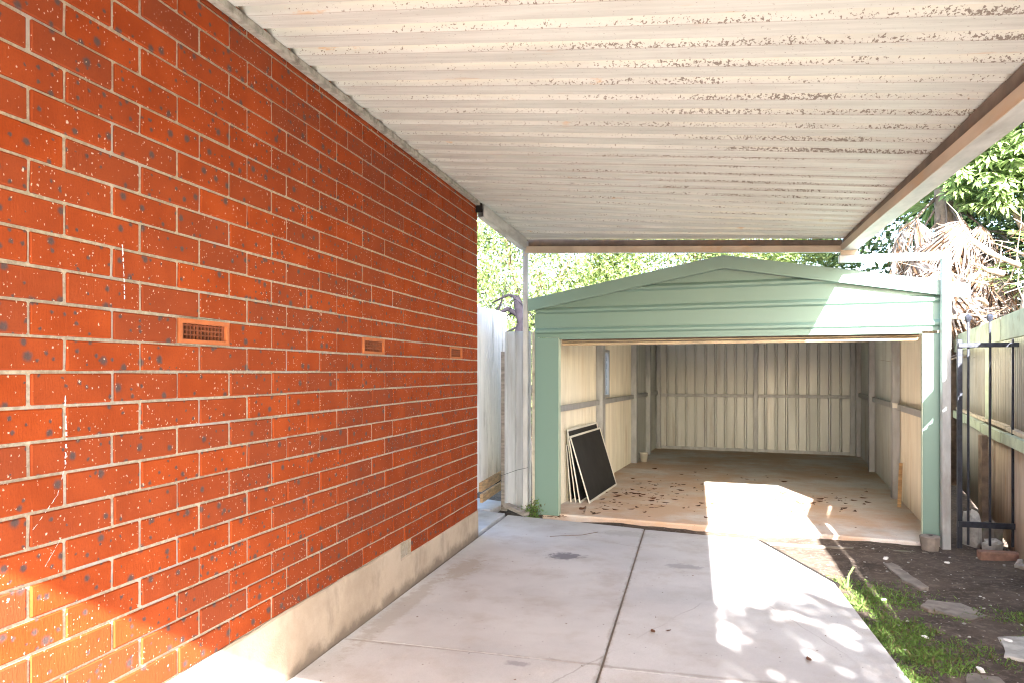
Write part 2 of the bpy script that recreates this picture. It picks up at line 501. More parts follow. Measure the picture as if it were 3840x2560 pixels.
M['web'] = plain('brown_channel_web', (.16, .125, .10), .75, .25, 8, metal=.1, dirt=(.24, .15, .09), dscale=4)
M['lip'] = plain('rust_bloomed_lip', (.45, .36, .27), .6, .15, 5, dirt=(.47, .31, .18), dscale=2.5, stretch=(1, .4, 1))
M['flange'] = plain('pale_zinc_flange', (.50, .49, .46), .55, .2, 9, metal=.15, dirt=(.30, .26, .21), dscale=4, stretch=(1, .35, 1))
M['zinc'] = plain('zincalume_wall_sheet', (.53, .545, .515), .42, .08, 3, metal=.3, dirt=(.40, .37, .32), dscale=1.5, stretch=(3, 3, .35))
M['cream'] = plain('cream_wall_sheet', (.68, .635, .52), .55, .08, 3, dirt=(.58, .50, .37), dscale=1.4, stretch=(3, 3, .4))
M['doorslat'] = plain('stained_door_rail', (.46, .36, .24), .6, .2, 9, dirt=(.42, .25, .11), dscale=5, stretch=(.3, 1, 1))
M['whiteiron'] = plain('white_corrugated_iron', (.74, .73, .71), .6, .08, 3, dirt=(.44, .42, .39), dscale=2.6, stretch=(4, 4, .5))
M['blueiron'] = plain('grey_blue_steel_fence', (.46, .49, .53), .5, .12, 4, metal=.2, dirt=(.36, .37, .37), dscale=2.2, stretch=(4, 4, .4))
M['creampost'] = plain('flaking_white_board', (.60, .58, .52), .75, .12, 8, dirt=(.34, .30, .25), dscale=6)
M['timber'] = plain('raw_timber', (.52, .33, .17), .75, .25, 9, bump=.3, dirt=(.33, .18, .09), dscale=5, stretch=(1, 1, 6))
M['greytimber'] = plain('weathered_timber', (.30, .27, .25), .85, .25, 10, bump=.4, dirt=(.16, .14, .13), stretch=(1, 1, 4))
M['greenwood'] = plain('faded_green_paint', (.36, .41, .30), .75, .18, 6, bump=.3, dirt=(.24, .25, .17), dscale=4)
M['railcap'] = plain('bare_rail_timber', (.46, .38, .28), .8, .2, 9, bump=.3)
M['oldiron'] = plain('old_fence_iron', (.26, .24, .20), .65, .15, 4, metal=.1, dirt=(.22, .18, .135), dscale=2.2, stretch=(4, 4, .4))
M['rustiron'] = plain('rust_tinted_iron', (.42, .335, .26), .7, .18, 4, dirt=(.40, .24, .14), dscale=3, stretch=(4, 4, .5))
M['iron'] = plain('black_wrought_iron', (.025, .028, .04), .45, .3, 30, metal=.2, bump=.2)
M['whiteframe'] = plain('white_aluminium_frame', (.74, .72, .65), .4, .05, 10)
M['flymesh'] = plain('black_fly_mesh', (.022, .022, .022), .75, .3, 4)
M['bucket'] = plain('white_plastic_tub', (.66, .63, .54), .45, .1, 8, dirt=(.45, .38, .28))
M['rubble'] = plain('broken_concrete', (.42, .40, .37), .95, .25, 12, bump=.6, bscale=40, dirt=(.26, .23, .20), dscale=6)
M['greyconc'] = plain('soil_stained_concrete', (.24, .205, .18), .95, .25, 10, bump=.6, bscale=40, dirt=(.13, .11, .09), dscale=5)
M['redbrick'] = plain('dusty_red_brick', (.26, .15, .11), .95, .25, 14, bump=.5, bscale=40)
M['mossstone'] = plain('mossy_stone', (.22, .19, .16), .95, .3, 9, bump=.6, bscale=35, dirt=(.14, .16, .07), dscale=5)
M['chip'] = plain('white_chip', (.75, .74, .72), .7, .1, 9)
M['deadleaf'] = mat_leaf('dead_leaf', (.075, .03, .016), (.17, .07, .035), .1, .8)
M['bark'] = plain('brown_bark', (.20, .14, .10), .95, .3, 12, bump=.7, bscale=30)
M['palebark'] = plain('pale_branch_bark', (.27, .21, .155), .9, .25, 10, bump=.5, bscale=40)
M['deadbark'] = plain('grey_dead_bark', (.014, .012, .016), .9, .35, 14, bump=.6, bscale=40, spec=.08)
M['hedgeleaf'] = mat_leaf('pale_shrub_leaf', (.17, .24, .075), (.33, .38, .16), .4, .45, (.06, .10, .035))
M['umbleaf'] = mat_leaf('umbrella_tree_leaf', (.17, .26, .085), (.34, .44, .19), .35, .3)
M['darkleaf'] = mat_leaf('deep_green_leaf', (.03, .06, .02), (.08, .13, .04), .25, .5)
M['shadeleaf'] = mat_leaf('garden_tree_leaf', (.05, .10, .03), (.10, .16, .05), .15, .5)
M['deadfrond'] = mat_leaf('dead_palm_blade', (.14, .105, .085), (.27, .225, .205), .2, .7, (.12, .065, .035))
M['frond'] = mat_leaf('green_palm_blade', (.12, .19, .05), (.26, .32, .12), .3, .45)
M['grass'] = mat_leaf('short_green_weed', (.09, .18, .03), (.19, .30, .07), .25, .6, (.14, .12, .05))
gl = NT('louvre_glass'); gl.base((.75, .8, .8)).rough(.1, 0, .5)
_t = gl.n.new('ShaderNodeBsdfTransparent'); _t.inputs['Color'].default_value = (.88, .92, .92, 1)
_x = gl.n.new('ShaderNodeMixShader'); _x.inputs[0].default_value = .12
gl.L(_t.outputs[0], _x.inputs[1]); gl.L(gl.b.outputs[0], _x.inputs[2]); gl.L(_x.outputs[0], gl.out.inputs['Surface'])
M['glass'] = gl.m

# ================================================================== LARGE STRUCTURE
# ground: one sheet to the horizon, lumpy near the camera
def build_ground():
    xs = np.concatenate([[-150, -40, -12, -5], np.linspace(-2, 8, 90), [12, 20, 50, 150]])
    ys = np.concatenate([[-150, -40, -12], np.linspace(-4, 9, 110), [13, 20, 50, 150]])
    X, Y = np.meshgrid(xs, ys, indexing='ij')
    Z = -.035 + .012 * np.sin(3.1 * X + 1.3) * np.sin(2.7 * Y) + .008 * np.sin(9.3 * X + 2 * Y) * np.sin(8.1 * Y - X) + .005 * np.sin(23 * X - 7 * Y) * np.sin(19 * Y + 5 * X)
    Z += np.clip((X - 2.9) / 1.2, 0, 1) * .03
    Z = np.where((X > .2) & (X < 4.2) & (Y > 6.95), -.08, Z)
    Z = np.where((np.abs(X) > 9) | (np.abs(Y) > 12), -.06, Z)
    nx, ny = X.shape
    v = np.stack([X.ravel(), Y.ravel(), Z.ravel()], 1)
    i, j = np.meshgrid(np.arange(nx - 1), np.arange(ny - 1), indexing='ij')
    a = (i * ny + j).ravel()
    f = np.stack([a, a + ny, a + ny + 1, a + 1], 1)
    o = link('ground', np_mesh('ground', v, f), M['soil'], None, True)
    tag(o, kind='structure')
build_ground()
def gz(x, y):
    z = -.035 + .012 * math.sin(3.1 * x + 1.3) * math.sin(2.7 * y) + .008 * math.sin(9.3 * x + 2 * y) * math.sin(8.1 * y - x) + .005 * math.sin(23 * x - 7 * y) * math.sin(19 * y + 5 * x)
    return z + min(1, max(0, (x - 2.9) / 1.2)) * .03

# driveway slabs, with open joints
drv = empty('driveway', (0, 0, 0), kind='structure')
def dslab(pts, top=0.0): MB().slab(pts, -.12, top, .003).build('slab', M['drive'], drv)
dslab([(.02, 3.470), (1.380, 3.440), (1.380, 6.53), (1.1, 6.60), (.035, 6.84)])
dslab([(1.391, 3.430), (2.775, 3.395), (2.775, 3.62), (2.73, 5.18), (2.335, 6.36), (1.391, 6.525)], -.004)
dslab([(.02, .20), (1.380, .20), (1.380, 3.432), (.02, 3.462)], .002)
dslab([(1.391, .20), (2.79, .20), (2.778, 3.387), (1.391, 3.422)], -.002)
dslab([(.02, -2.0), (1.380, -2.0), (1.380, .187), (.02, .187)])
dslab([(1.391, -2.0), (2.83, -2.0), (2.80, .187), (1.391, .187)])
# joint filler strip (tar-black), a little below the surface
MB().box(1.3803, 1.3907, -1.95, 6.52, -.11, -.010).box(.03, 1.37, 3.425, 3.475, -.11, -.022).box(1.40, 2.76, 3.385, 3.435, -.11, -.022).build('joint_filler', M['web'], drv)
# dark expansion strip along the clipped corner of the slab
MB().beam((2.353, 6.366, -.03), (2.748, 5.186, -.03), .026, .044).build('joint_filler', M['dark'], drv)
# little concrete path past the house corner
pth = empty('side_path', (0, 0, 0), kind='structure')
MB().slab([(-.62, 5.99), (-.005, 5.96), (.005, 6.86), (-.62, 7.0)], -.1, .012, .008).build('path_slab', M['path'], pth)
MB().slab([(-.62, 7.02), (-.16, 6.9), (-.1, 7.35), (-.62, 7.6)], -.1, .03, .008).build('path_slab', M['path'], pth)

# ------------------------------------------------------------------ brick house wall
WY0, WY1, WTOP = -3.0, 5.939, 2.96
house = empty('brick_house', (0, 0, 0), 0, 'orange brick house side wall with black iron spots and cream mortar joints', 'house')
core = MB().box(-3.2, -.075, WY0, WY1 - .005, -.1, WTOP)
core.box(-.075, -.0065, WY0, WY1 - .005, -.1, 1.508).box(-.075, -.0065, WY0, WY1 - .005, 1.612, WTOP)
yy = WY0
for v in (2.219, 3.719, 5.219):
    core.box(-.075, -.0065, yy, v, 1.508, 1.612); yy = v + .3
core.box(-.075, -.0065, yy, WY1 - .005, 1.508, 1.612)
core.build('mortar', M['mortar'], house)
def brick_mesh(L, H=.0905, D=.108, seed=0):
    r = random.Random(seed); c = .0035
    b = MB(); b.cbox(-D, 0, -L / 2, L / 2, -H / 2, H / 2, c)
    b.v = [(x + r.uniform(-.0008, .0008), y + r.uniform(-.0015, .0015), z + r.uniform(-.0013, .0013)) for x, y, z in b.v]
    me = b.mesh('brick'); me.materials.append(M['brick']); return me
full = [brick_mesh(.288, seed=i) for i in range(5)]
cut = {}
def cut_mesh(L):
    k = round(L, 3)
    if k not in cut: cut[k] = brick_mesh(L - .012, seed=int(k * 1000))
    return cut[k]
vents = [2.219, 3.719, 5.219]
bricks = []
for ci in range(2, 30):
    z0 = .01 + .1 * ci
    if z0 + .1 > WTOP + .02: break
    off = .119 if ci % 2 == 1 else .239
    off = off if True else 0
    k = -12
    edges = []
    while off + .3 * k < WY1 - .02:
        a = off + .3 * k; b = min(a + .3, WY1)
        if b > WY0: edges.append((max(a, WY0), b))
        k += 1
    for a, b in edges:
        if b - a < .05: continue
        if ci == 2 and a < 4.2: continue                     # the rendered plinth steps up nearer the camera
        if ci == 15 and any(abs(a - v) < .02 for v in vents): continue
        bricks.append((a, b, z0))
def dcam(q): return math.hypot((q[0] + q[1]) / 2 - .9, 1.4) if q[1] > 1.05 else 100
bricks.sort(key=lambda q: (0 if q[1] > 1.15 else 1, q[0] if q[1] > 1.15 else -q[0]))
nvis = 300
rest = MB()
for i, (a, b, z0) in enumerate(bricks):
    L = b - a
    x = random.uniform(-.0015, .0015)
    yc = (a + b) / 2 + random.uniform(-.0015, .0015); zc = z0 + .05 + random.uniform(-.001, .001)
    me = full[i % 5] if L > .295 else cut_mesh(L)
    rot = (random.uniform(-.004, .004), 0, random.uniform(-.004, .004))
    if i < nvis:
        o = link('brick', me, None, house)
        o.location = (x, yc, zc); o.rotation_euler = rot
    else:
        mt = Matrix.Translation((x, yc, zc)) @ Euler(rot).to_matrix().to_4x4()
        rest.add([mt @ v.co for v in me.vertices], [tuple(p.vertices) for p in me.polygons])
rest.build('far_bricks', M['brick'], house, kind='stuff')
# rendered plinth: proud of the bricks, slightly wavy, one course lower past the step
def plinth(y0, y1, zt, x1):
    b = MB(); n = max(2, int((y1 - y0) / .12)); r = random.Random(int(y0 * 10) + 50)
    rows = []
    for i in range(n + 1):
        y = y0 + (y1 - y0) * i / n
        t = zt + r.uniform(-.006, .005)
        rows.append([(-.05, y, -.1), (x1 + r.uniform(-.002, .002), y, -.1), (x1 + r.uniform(-.003, .003), y, .09), (x1 - .002 + r.uniform(-.002, .002), y, t - .008), (x1 - .008, y, t), (-.05, y, t)])
    vs = [p for q in rows for p in q]; fs = []
    for i in range(n):
        for k in range(6):
            fs.append((i * 6 + k, i * 6 + (k + 1) % 6, (i + 1) * 6 + (k + 1) % 6, (i + 1) * 6 + k))
    fs.append((5, 4, 3, 2, 1, 0)); e = n * 6; fs.append((e, e + 1, e + 2, e + 3, e + 4, e + 5))
    b.add(vs, fs).build('plinth', M['plinth'], house)
plinth(WY0, 4.235, .312, .010)
plinth(4.237, 5.942, .212, .007)
# terracotta air vents
for vy in vents:
    v = empty('air_vent', (0, vy + .15, 1.56)); v.parent = house
    f = MB(); a, h = .1445, .0445
    ia, ib, h0, h1 = -.128, .130, -.031, .028
    for q in ((-a, a, h1, h), (-a, a, -h, h0)): f.box(-.03, .002, q[0], q[1], q[2], q[3])
    for q in ((-a, ia), (ib, a)): f.box(-.03, .002, q[0], q[1], h0, h1)
    f.build('vent_frame', M['terracotta'], v)
    g = MB(); n = 12; wd = (ib - .012 - ia) / n
    for i in range(n + 1): g.box(-.021, -.012, ia + i * wd - .0028, ia + i * wd + .0028, h0, h1)
    for j in range(4): zz = h0 + (h1 - .006 - h0) * j / 3; g.box(-.0205, -.0125, ia, ib, zz - .0028, zz + .0028)
    g.box(-.0215, -.0115, ib - .012, ib, h0, h1)
    g.build('grille', M['ventgrille'], v)
    MB().box(-.072, -.055, -a, a, -h, h).build('vent_back', M['dark'], v)  # near-black plate, the shade behind the grille painted as colour
    MB().box(-.0299, -.0066, -a - .005, a + .005, h + .0005, h + .006).box(-.0299, -.0066, -a - .005, a + .005, -h - .006, -h - .0005).build('vent_bed', M['mortar'], v)
# unfilled vertical joint: a brown strip paints the shade in its gap
MB().box(-.0064, -.0056, 2.335, 2.343, 1.416, 1.504).build('open_joint_shade', M['redbrick'], house)
# chalky drips and scratches down the bricks
def drip(pts, wd):
    b = MB(); r = random.Random(len(pts) * 31 + int(pts[0][0] * 100))
    P = []
    for (y0, z0), (y1, z1) in zip(pts[:-1], pts[1:]):
        n = max(2, int(math.hypot(y1 - y0, z1 - z0) / .006))
        for i in range(n):
            t = i / n; P.append((y0 + (y1 - y0) * t + r.uniform(-.0014, .0014), z0 + (z1 - z0) * t))
    for (y0, z0), (y1, z1) in zip(P[:-1], P[1:]):
        if r.random() < .28: continue
        q = wd * r.uniform(.3, 1)
        b.add([(.0028, y0 - q, z0), (.0028, y0 + q, z0), (.0028, y1 + q, z1), (.0028, y1 - q, z1)], [(0, 1, 2, 3)])
    b.build('chalk_mark', M['chip'], house, kind='stuff')
drip([(1.735, 1.34), (1.74, 1.22), (1.735, 1.13)], .003)
drip([(1.735, 1.13), (1.71, 1.05), (1.62, .955)], .0012)
drip([(1.955, 1.83), (1.962, 1.72), (1.965, 1.64)], .003)
drip([(1.72, .92), (1.66, .84)], .001)

# ------------------------------------------------------------------ carport
def zL(t): return 2.868 - (.133 * ((t - 5.6) / 1.3) ** 2 if t > 5.6 else 0)
def zR(t): return 2.65 - .0175 * max(t, 0)
def gsk(t): return .126 * min(1, max(0, (t - 4.5) / 2.4))
def RP(X, t, n=0.0):
    q = (X - .03) / 3.05
    return (X, t - gsk(t) * (X - .2), zL(t) * (1 - q) + zR(t) * q + n)
cp = empty('carport', (0, 0, 0), 0, 'lean-to carport with ribbed dirty cream roof sheets and galvanised posts', 'carport')
t0 = -1.65
edges = [RIB0 - .095 + RIB * 4 * k for k in range(-6, 7)]
edges = [e for e in edges if t0 < e < 6.85]
edges = [t0] + edges + [6.93]
for i, (a, b) in enumerate(zip(edges[:-1], edges[1:])):
    prof = rib_prof(a, b + (.012 if b < 6.9 else 0), RIB, .036, .034, .078, RIB0)
    dn = .0025 if i % 2 else 0
    MB().sheet(prof, .012, 3.17, lambda aa, v, n: RP(v, aa, n + dn), .001, 10).build('roof_sheet', M['roof'], cp)
MB().box(-.006, .15, t0, 5.93, 2.912, 2.915).build('added_light_stop', M['dark'], cp)  # unseen strip added to block light leaks and keep the rib ends dark
# wall flashing the sheets rest on
MB().box(.003, .040, t0 + .03, 5.9, 2.833, 2.864).build('wall_flashing', M['ledger'], cp)
# rafter past the house corner: a hollow section, its near end open
rf = MB()
A = Vector((.036, 5.915, 0)); B = Vector((.185, 6.90, 0))
sd = (B - A).normalized().cross(Vector((0, 0, 1)))
def rpt(p, s_, z): return (p.x + sd.x * s_, p.y + sd.y * s_, z)
za, zb = 2.848, 2.722
for (s0, s1, a0, a1) in ((-.03, -.026, -.11, 0), (.026, .03, -.11, 0), (-.026, .026, -.004, 0), (-.026, .026, -.11, -.106)):
    rf.hexa([rpt(A, s0, za + a0), rpt(A, s1, za + a0), rpt(B, s1, zb + a0), rpt(B, s0, zb + a0), rpt(A, s0, za + a1), rpt(A, s1, za + a1), rpt(B, s1, zb + a1), rpt(B, s0, zb + a1)])
rf.build('end_rafter', M['flange'], cp)
MB().box(.0, .055, 5.88, 5.9, 2.775, 2.85).build('rafter_end_shade', M['dark'], cp)  # black plate painted as the shade inside the open rafter end
# side channel, open towards the wall: web, bottom flange, lip
def chan(b, s0, s1, zb0, zb1, tz=None): pass
Ys = [t0, 0, 2, 4, 5.5, 6.62]
def strip(x0, x1, lo, hi):
    b = MB()
    for ya, yb in zip(Ys[:-1], Ys[1:]):
        b.hexa([(x0, ya, lo(ya)), (x1, ya, lo(ya)), (x1, yb, lo(yb)), (x0, yb, lo(yb)), (x0, ya, hi(ya)), (x1, ya, hi(ya)), (x1, yb, hi(yb)), (x0, yb, hi(yb))])
    return b
ZB = lambda y: 2.44 - .02 * max(0, (y - 5.2) / 1.3)
top = lambda y: RP(3.1, y + .33 * gsk(y) * 2 if y > 4.5 else y)[2] - .004
strip(3.040, 3.134, lambda y: ZB(y) + .0635, top).build('side_channel_web', M['web'], cp)
strip(3.026, 3.134, lambda y: ZB(y), lambda y: ZB(y) + .003).build('side_channel_flange', M['flange'], cp)
strip(3.020, 3.026, lambda y: ZB(y), lambda y: ZB(y) + .062).build('side_channel_lip', M['lip'], cp)
# eaves gutter outside the channel
strip(3.138, 3.142, lambda y: ZB(y) + .04, lambda y: top(y) - .005).build('gutter_back', M['flange'], cp)
# rear channel, open towards the camera, running parallel to the garage front
RA = Vector((.20, 6.90, 0)); RB_ = Vector((3.03, 6.53, 0)); rd = (RB_ - RA).normalized(); rn = Vector((rd.y, -rd.x, 0))   # rn points to camera
def rear(off0, off1, la0, la1, lb0, lb1):
    p = lambda q, o, z: (q.x + rn.x * o, q.y + rn.y * o, z)
    return MB().hexa([p(RA, off0, la0), p(RA, off1, la0), p(RB_, off1, lb0), p(RB_, off0, lb0), p(RA, off0, la1), p(RA, off1, la1), p(RB_, off1, lb1), p(RB_, off0, lb1)])
rear(-.05, -.045, 2.59, 2.724, 2.425, 2.524).build('rear_channel_web', M['web'], cp)
rear(-.045, .0, 2.581, 2.585, 2.415, 2.419).build('rear_channel_flange', M['flange'], cp)
rear(.0, .005, 2.580, 2.645, 2.414, 2.468).build('rear_channel_lip', M['lip'], cp)
# posts
MB().cbox(.172, .222, 6.905, 6.955, -.3, 2.70, .004).build('post', M['galv'], cp)
MB().tube([(.197, 6.897, 2.56), (.197, 6.905, 2.56)], .011, 8).build('bolt', M['lip'], cp)
MB().cbox(3.752, 3.815, 6.42, 6.483, -.3, 2.373, .005).build('post', M['galv'], cp, label='galvanised outer post with side arm')
MB().cbox(2.985, 3.751, 6.425, 6.478, 2.312, 2.372, .004).build('post_arm', M['galv'], cp)
MB().cbox(3.00, 3.13, 6.44, 6.47, 2.375, 2.416, .002).build('packing_plate', M['lip'], cp)

# ------------------------------------------------------------------ garage
SA = R(6.6)
gar = empty('garage', (.33, 6.94, 0), -SA, 'pale green steel garage with gabled front and open roller door', 'garage')
SW = 3.47
FL = .014
RM, RZ, SL = 1.76, 2.44, .178                                # ridge position, height, slope
def roofz(s): return RZ - SL * abs(s - RM)
MB().slab([(.03, .02), (SW + .02, -.03), (SW + .02, 6.62), (.03, 6.62)], -.14, FL, .012).build('floor_slab', M['shedfloor'], gar)
# green jambs
MB().cbox(-.03, .204, -.01, .05, 0, 1.742, .004).build('jamb', M['green'], gar)
MB().box(.2045, .209, -.012, .05, 0, 1.735).build('jamb_edge', M['greenlip'], gar)
MB().cbox(3.338, 3.50, -.01, .05, 0, 1.722, .004).build('jamb', M['green'], gar)
MB().box(3.333, 3.3375, -.012, .05, 0, 1.718).build('jamb_edge', M['greenlip'], gar)
# ribbed cladding above the door, one strip per rib, clipped to the gable
zline = [1.722, 1.752, 1.815, 2.02, 2.21, 2.44]
def gable_strip(z0, z1, rib=True):
    pts = [(z0, 0)]
    if rib: pts += [(z1 - .062, 0), (z1 - .046, -.024), (z1 - .026, -.024)]
    pts += [(z1, 0)]
    s_at = lambda z: (max(-.03, RM - (RZ - .03 - z) / SL), min(3.50, RM + (RZ - .03 - z) / SL))
    b = MB(); vs = []; fs = []
    fine = []
    for (za_, wa), (zb_, wb) in zip(pts[:-1], pts[1:]):
        n = 4 if zb_ - za_ > .06 else 1
        for i in range(n): fine.append((za_ + (zb_ - za_) * i / n, wa + (wb - wa) * i / n))
    fine.append(pts[-1])
    for z, wv in fine:
        z = min(z, RZ - .035)
        a_, b_ = s_at(z)
        a_ = min(a_, RM - .01); b_ = max(b_, RM + .01)
        vs += [(a_, wv, z), (b_, wv, z), (a_, wv + .01, z), (b_, wv + .01, z)]
    m = len(fine)
    for i in range(m - 1):
        k = i * 4
        fs += [(k, k + 1, k + 5, k + 4), (k + 3, k + 2, k + 6, k + 7), (k + 1, k + 3, k + 7, k + 5), (k + 2, k, k + 4, k + 6)]
    fs += [(0, 2, 3, 1), (m * 4 - 4, m * 4 - 3, m * 4 - 1, m * 4 - 2)]
    b.add(vs, fs).build('cladding_strip', M['green'], gar)
gable_strip(1.745, 1.838); gable_strip(1.839, 2.035); gable_strip(2.036, 2.225); gable_strip(2.226, 2.43, False)
MB().box(.2095, 3.3325, -.006, .04, 1.724, 1.7445).build('lintel_edge', M['green'], gar)
# barge flashings
def barge(s0, s1):
    b = MB(); d = .118
    z0, z1 = roofz(s0) + .012, roofz(s1) + .012
    b.hexa([(s0, -.055, z0 - d), (s1, -.055, z1 - d), (s1, -.05, z1 - d), (s0, -.05, z0 - d), (s0, -.055, z0), (s1, -.055, z1), (s1, -.05, z1), (s0, -.05, z0)])
    b.hexa([(s0, -.05, z0 - .005), (s1, -.05, z1 - .005), (s1, .10, z1 - .005), (s0, .10, z0 - .005), (s0, -.05, z0), (s1, -.05, z1), (s1, .10, z1), (s0, .10, z0)])
    b.hexa([(s0, -.05, z0 - d), (s1, -.05, z1 - d), (s1, -.026, z1 - d), (s0, -.026, z0 - d), (s0, -.05, z0 - d + .004), (s1, -.05, z1 - d + .004), (s1, -.026, z1 - d + .004), (s0, -.026, z0 - d + .004)])
    b.build('barge_flashing', M['green'], gar)
barge(-.10, RM - .001); barge(RM + .001, 3.665)
# roof planes
for s0, s1 in ((-.09, RM), (RM, 3.655)):
    k = 0; wv = .11
    while wv < 6.7:
        e = min(wv + .76, 6.72)
        MB().sheet(rib_prof(wv, e, .19, .028, .03, .06, .2), min(s0, s1), max(s0, s1), lambda aa, v, n: (v, aa, roofz(v) - .02 + n), .001, 1).build('roof_sheet', M['green'], gar)
        wv += .76
# side walls: corrugated sheets with a window opening on the left
def wall_sheet(s, w0, w1, z0, z1, inner=1, mat='cream', pitch=.0762, amp=.0125):
    w1 = w1 + (.018 if z1 - z0 > 1.8 and abs(w1 - WIN0) > .01 else 0); s = s + (int(w0 * 10) % 2) * .0015
    MB().sheet(sine_prof(w0, w1, pitch, amp), z0, z1, lambda a, v, n: (s + n * inner, a, v), .001).build('wall_sheet', M[mat], gar)
WIN0, WIN1, WZ0, WZ1 = 2.26, 2.72, 1.08, 1.70
wall_sheet(.06, .06, .78, FL, 1.99); wall_sheet(.0605, .79, 1.55, FL, 1.99); wall_sheet(.06, 1.56, WIN0, FL, 1.99)
wall_sheet(.06, WIN0 + .002, WIN1, FL, WZ0); wall_sheet(.06, WIN0 + .002, WIN1, WZ1, 1.99)
for a, b in ((WIN1 + .002, 3.4), (3.41, 4.2), (4.21, 5.0), (5.01, 5.8), (5.81, 6.5)): wall_sheet(.06, a, b, FL, 1.99, mat='cream' if a < 4.1 else 'zinc')
for a, b in ((.06, .78), (.79, 1.6), (1.61, 2.4), (2.41, 3.2), (3.21, 4.0), (4.01, 4.8), (4.81, 5.6), (5.61, 6.5)): wall_sheet(SW, a, b, FL, 1.99, -1, mat='cream' if a < 2.0 else 'zinc')
# back wall: wide ribbed sheets, ribs turned out
for k, (a, b) in enumerate(((.03, .70), (.685, 1.38), (1.365, 2.06), (2.045, 2.74), (2.725, 3.5))):
    MB().sheet(rib_prof(a, b, .17, .032, .022, .048, .1), FL, lambda q: roofz(q) - .04, lambda aa, v, n: (aa, 6.52 + n + .003 * (k % 2), v), .001).build('wall_sheet', M['zinc'], gar)
# steel studs (C-sections) and girts
def stud(s0, s1, w0, w1, z1=2.0):
    b = MB(); t = .003
    if s1 - s0 > 0:
        b.box(s0, s1, w0, w0 + t, FL, z1); b.box(s0, s1, w1 - t, w1, FL, z1)
    return b
def side_stud(inner, outer, wv, wd=.085):
    b = MB(); t = .003
    lo, hi = min(inner, outer), max(inner, outer)
    b.box(lo, hi, wv, wv + t, FL, 1.99); b.box(lo, hi, wv + wd - t, wv + wd, FL, 1.99)
    b.box(inner - (t if inner > outer else 0), inner + (0 if inner > outer else t), wv + t, wv + wd - t, FL, 1.99)
    b.build('stud', M['galv'], gar)
for wv in (2.02, 4.2, 5.42): side_stud(.155, .075, wv, .15 if wv < 3 else .1)
for wv in (2.12, 4.42, 6.35): side_stud(3.385, 3.455, wv, .16 if wv < 5 else .1)
for s_ in (.09, 1.77, 3.30): MB().cbox(s_, s_ + .075, 6.43, 6.51, FL, 2.1, .003).build('stud', M['galv'], gar)
def girt_side(s, d, w0, w1):
    b = MB(); z = 1.0
    b.box(min(s, s + d), max(s, s + d), w0, w1, z + .055, z + .06)
    b.box(s + d - (.003 if d > 0 else 0), s + d + (.003 if d < 0 else 0), w0, w1, z, z + .0545)
    b.build('girt', M['galv'], gar)
for a, b in ((.06, 2.01), (2.18, 4.19), (4.31, 5.41), (5.53, 6.42)): girt_side(.072, .045, a, b)
for a, b in ((.06, 2.11), (2.29, 4.41), (4.59, 6.34)): girt_side(3.458, -.045, a, b)
for a, b in ((.168, 1.767), (1.848, 3.297)): MB().cbox(a, b, 6.465, 6.508, .965, 1.02, .003).build('girt', M['galv'], gar)
MB().box(.05, 3.47, 6.48, 6.515, FL, FL + .05).build('bottom_plate', M['galv'], gar)
MB().cbox(3.372, 3.418, 1.99, 2.06, 1.02, 1.075, .004).build('power_point', M['whiteframe'], gar)
# louvre window
win = empty('louvre_window', (0, 0, 0)); win.parent = gar
f = MB(); fx0, fx1 = .03, .082
f.box(fx0, fx1, WIN0, WIN0 + .03, WZ0, WZ1); f.box(fx0, fx1, WIN1 - .03, WIN1, WZ0, WZ1)
f.box(fx0, fx1, WIN0 + .0302, WIN1 - .0302, WZ0, WZ0 + .03); f.box(fx0, fx1, WIN0 + .0302, WIN1 - .0302, WZ1 - .03, WZ1)
f.build('window_frame', M['galv'], win)
for k in range(5):
    z = WZ0 + .035 + k * .11
    MB().hexa([(.05, WIN0 + .035, z), (.054, WIN0 + .035, z), (.054, WIN1 - .035, z), (.05, WIN1 - .035, z), (.040, WIN0 + .035, z + .108), (.044, WIN0 + .035, z + .108), (.044, WIN1 - .035, z + .108), (.040, WIN1 - .035, z + .108)]).build('pane', M['glass'], win)
# roller door wound up behind the lintel, its bottom rail hanging in the opening
dr = empty('roller_door', (0, 0, 0)); dr.parent = gar
MB().tube([(.22, .32, 1.99), (3.32, .32, 1.99)], .2, 24).build('door_roll', M['doorslat'], dr, True)
MB().cbox(.215, 3.325, .075, .10, 1.676, 1.80, .004).build('door_curtain', M['web'], dr)  # dark brown colour paints in the shadow line under the lintel
MB().cbox(.215, 3.325, .055, .108, 1.668, 1.692, .006).build('bottom_rail', M['doorslat'], dr)
MB().cbox(.215, 3.325, .064, .0745, 1.702, 1.712, .003).build('door_slat', M['doorslat'], dr)
# weather strip and downpipe bits at the corners
MB().box(-.045, -.031, .0, .12, .0, 1.98).build('corner_flashing', M['green'], gar)
MB().box(3.501, 3.515, .0, .12, .0, 1.98).build('corner_flashing', M['green'], gar)

# ================================================================== FENCES AND GATES
def fence_map(P, Q):
    P = Vector(P); Q = Vector(Q); d = (Q - P).normalized(); n = Vector((d.y, -d.x, 0))
    return (Q - P).length, lambda a, v, q: tuple(P + d * a + n * q + Vector((0, 0, v)))
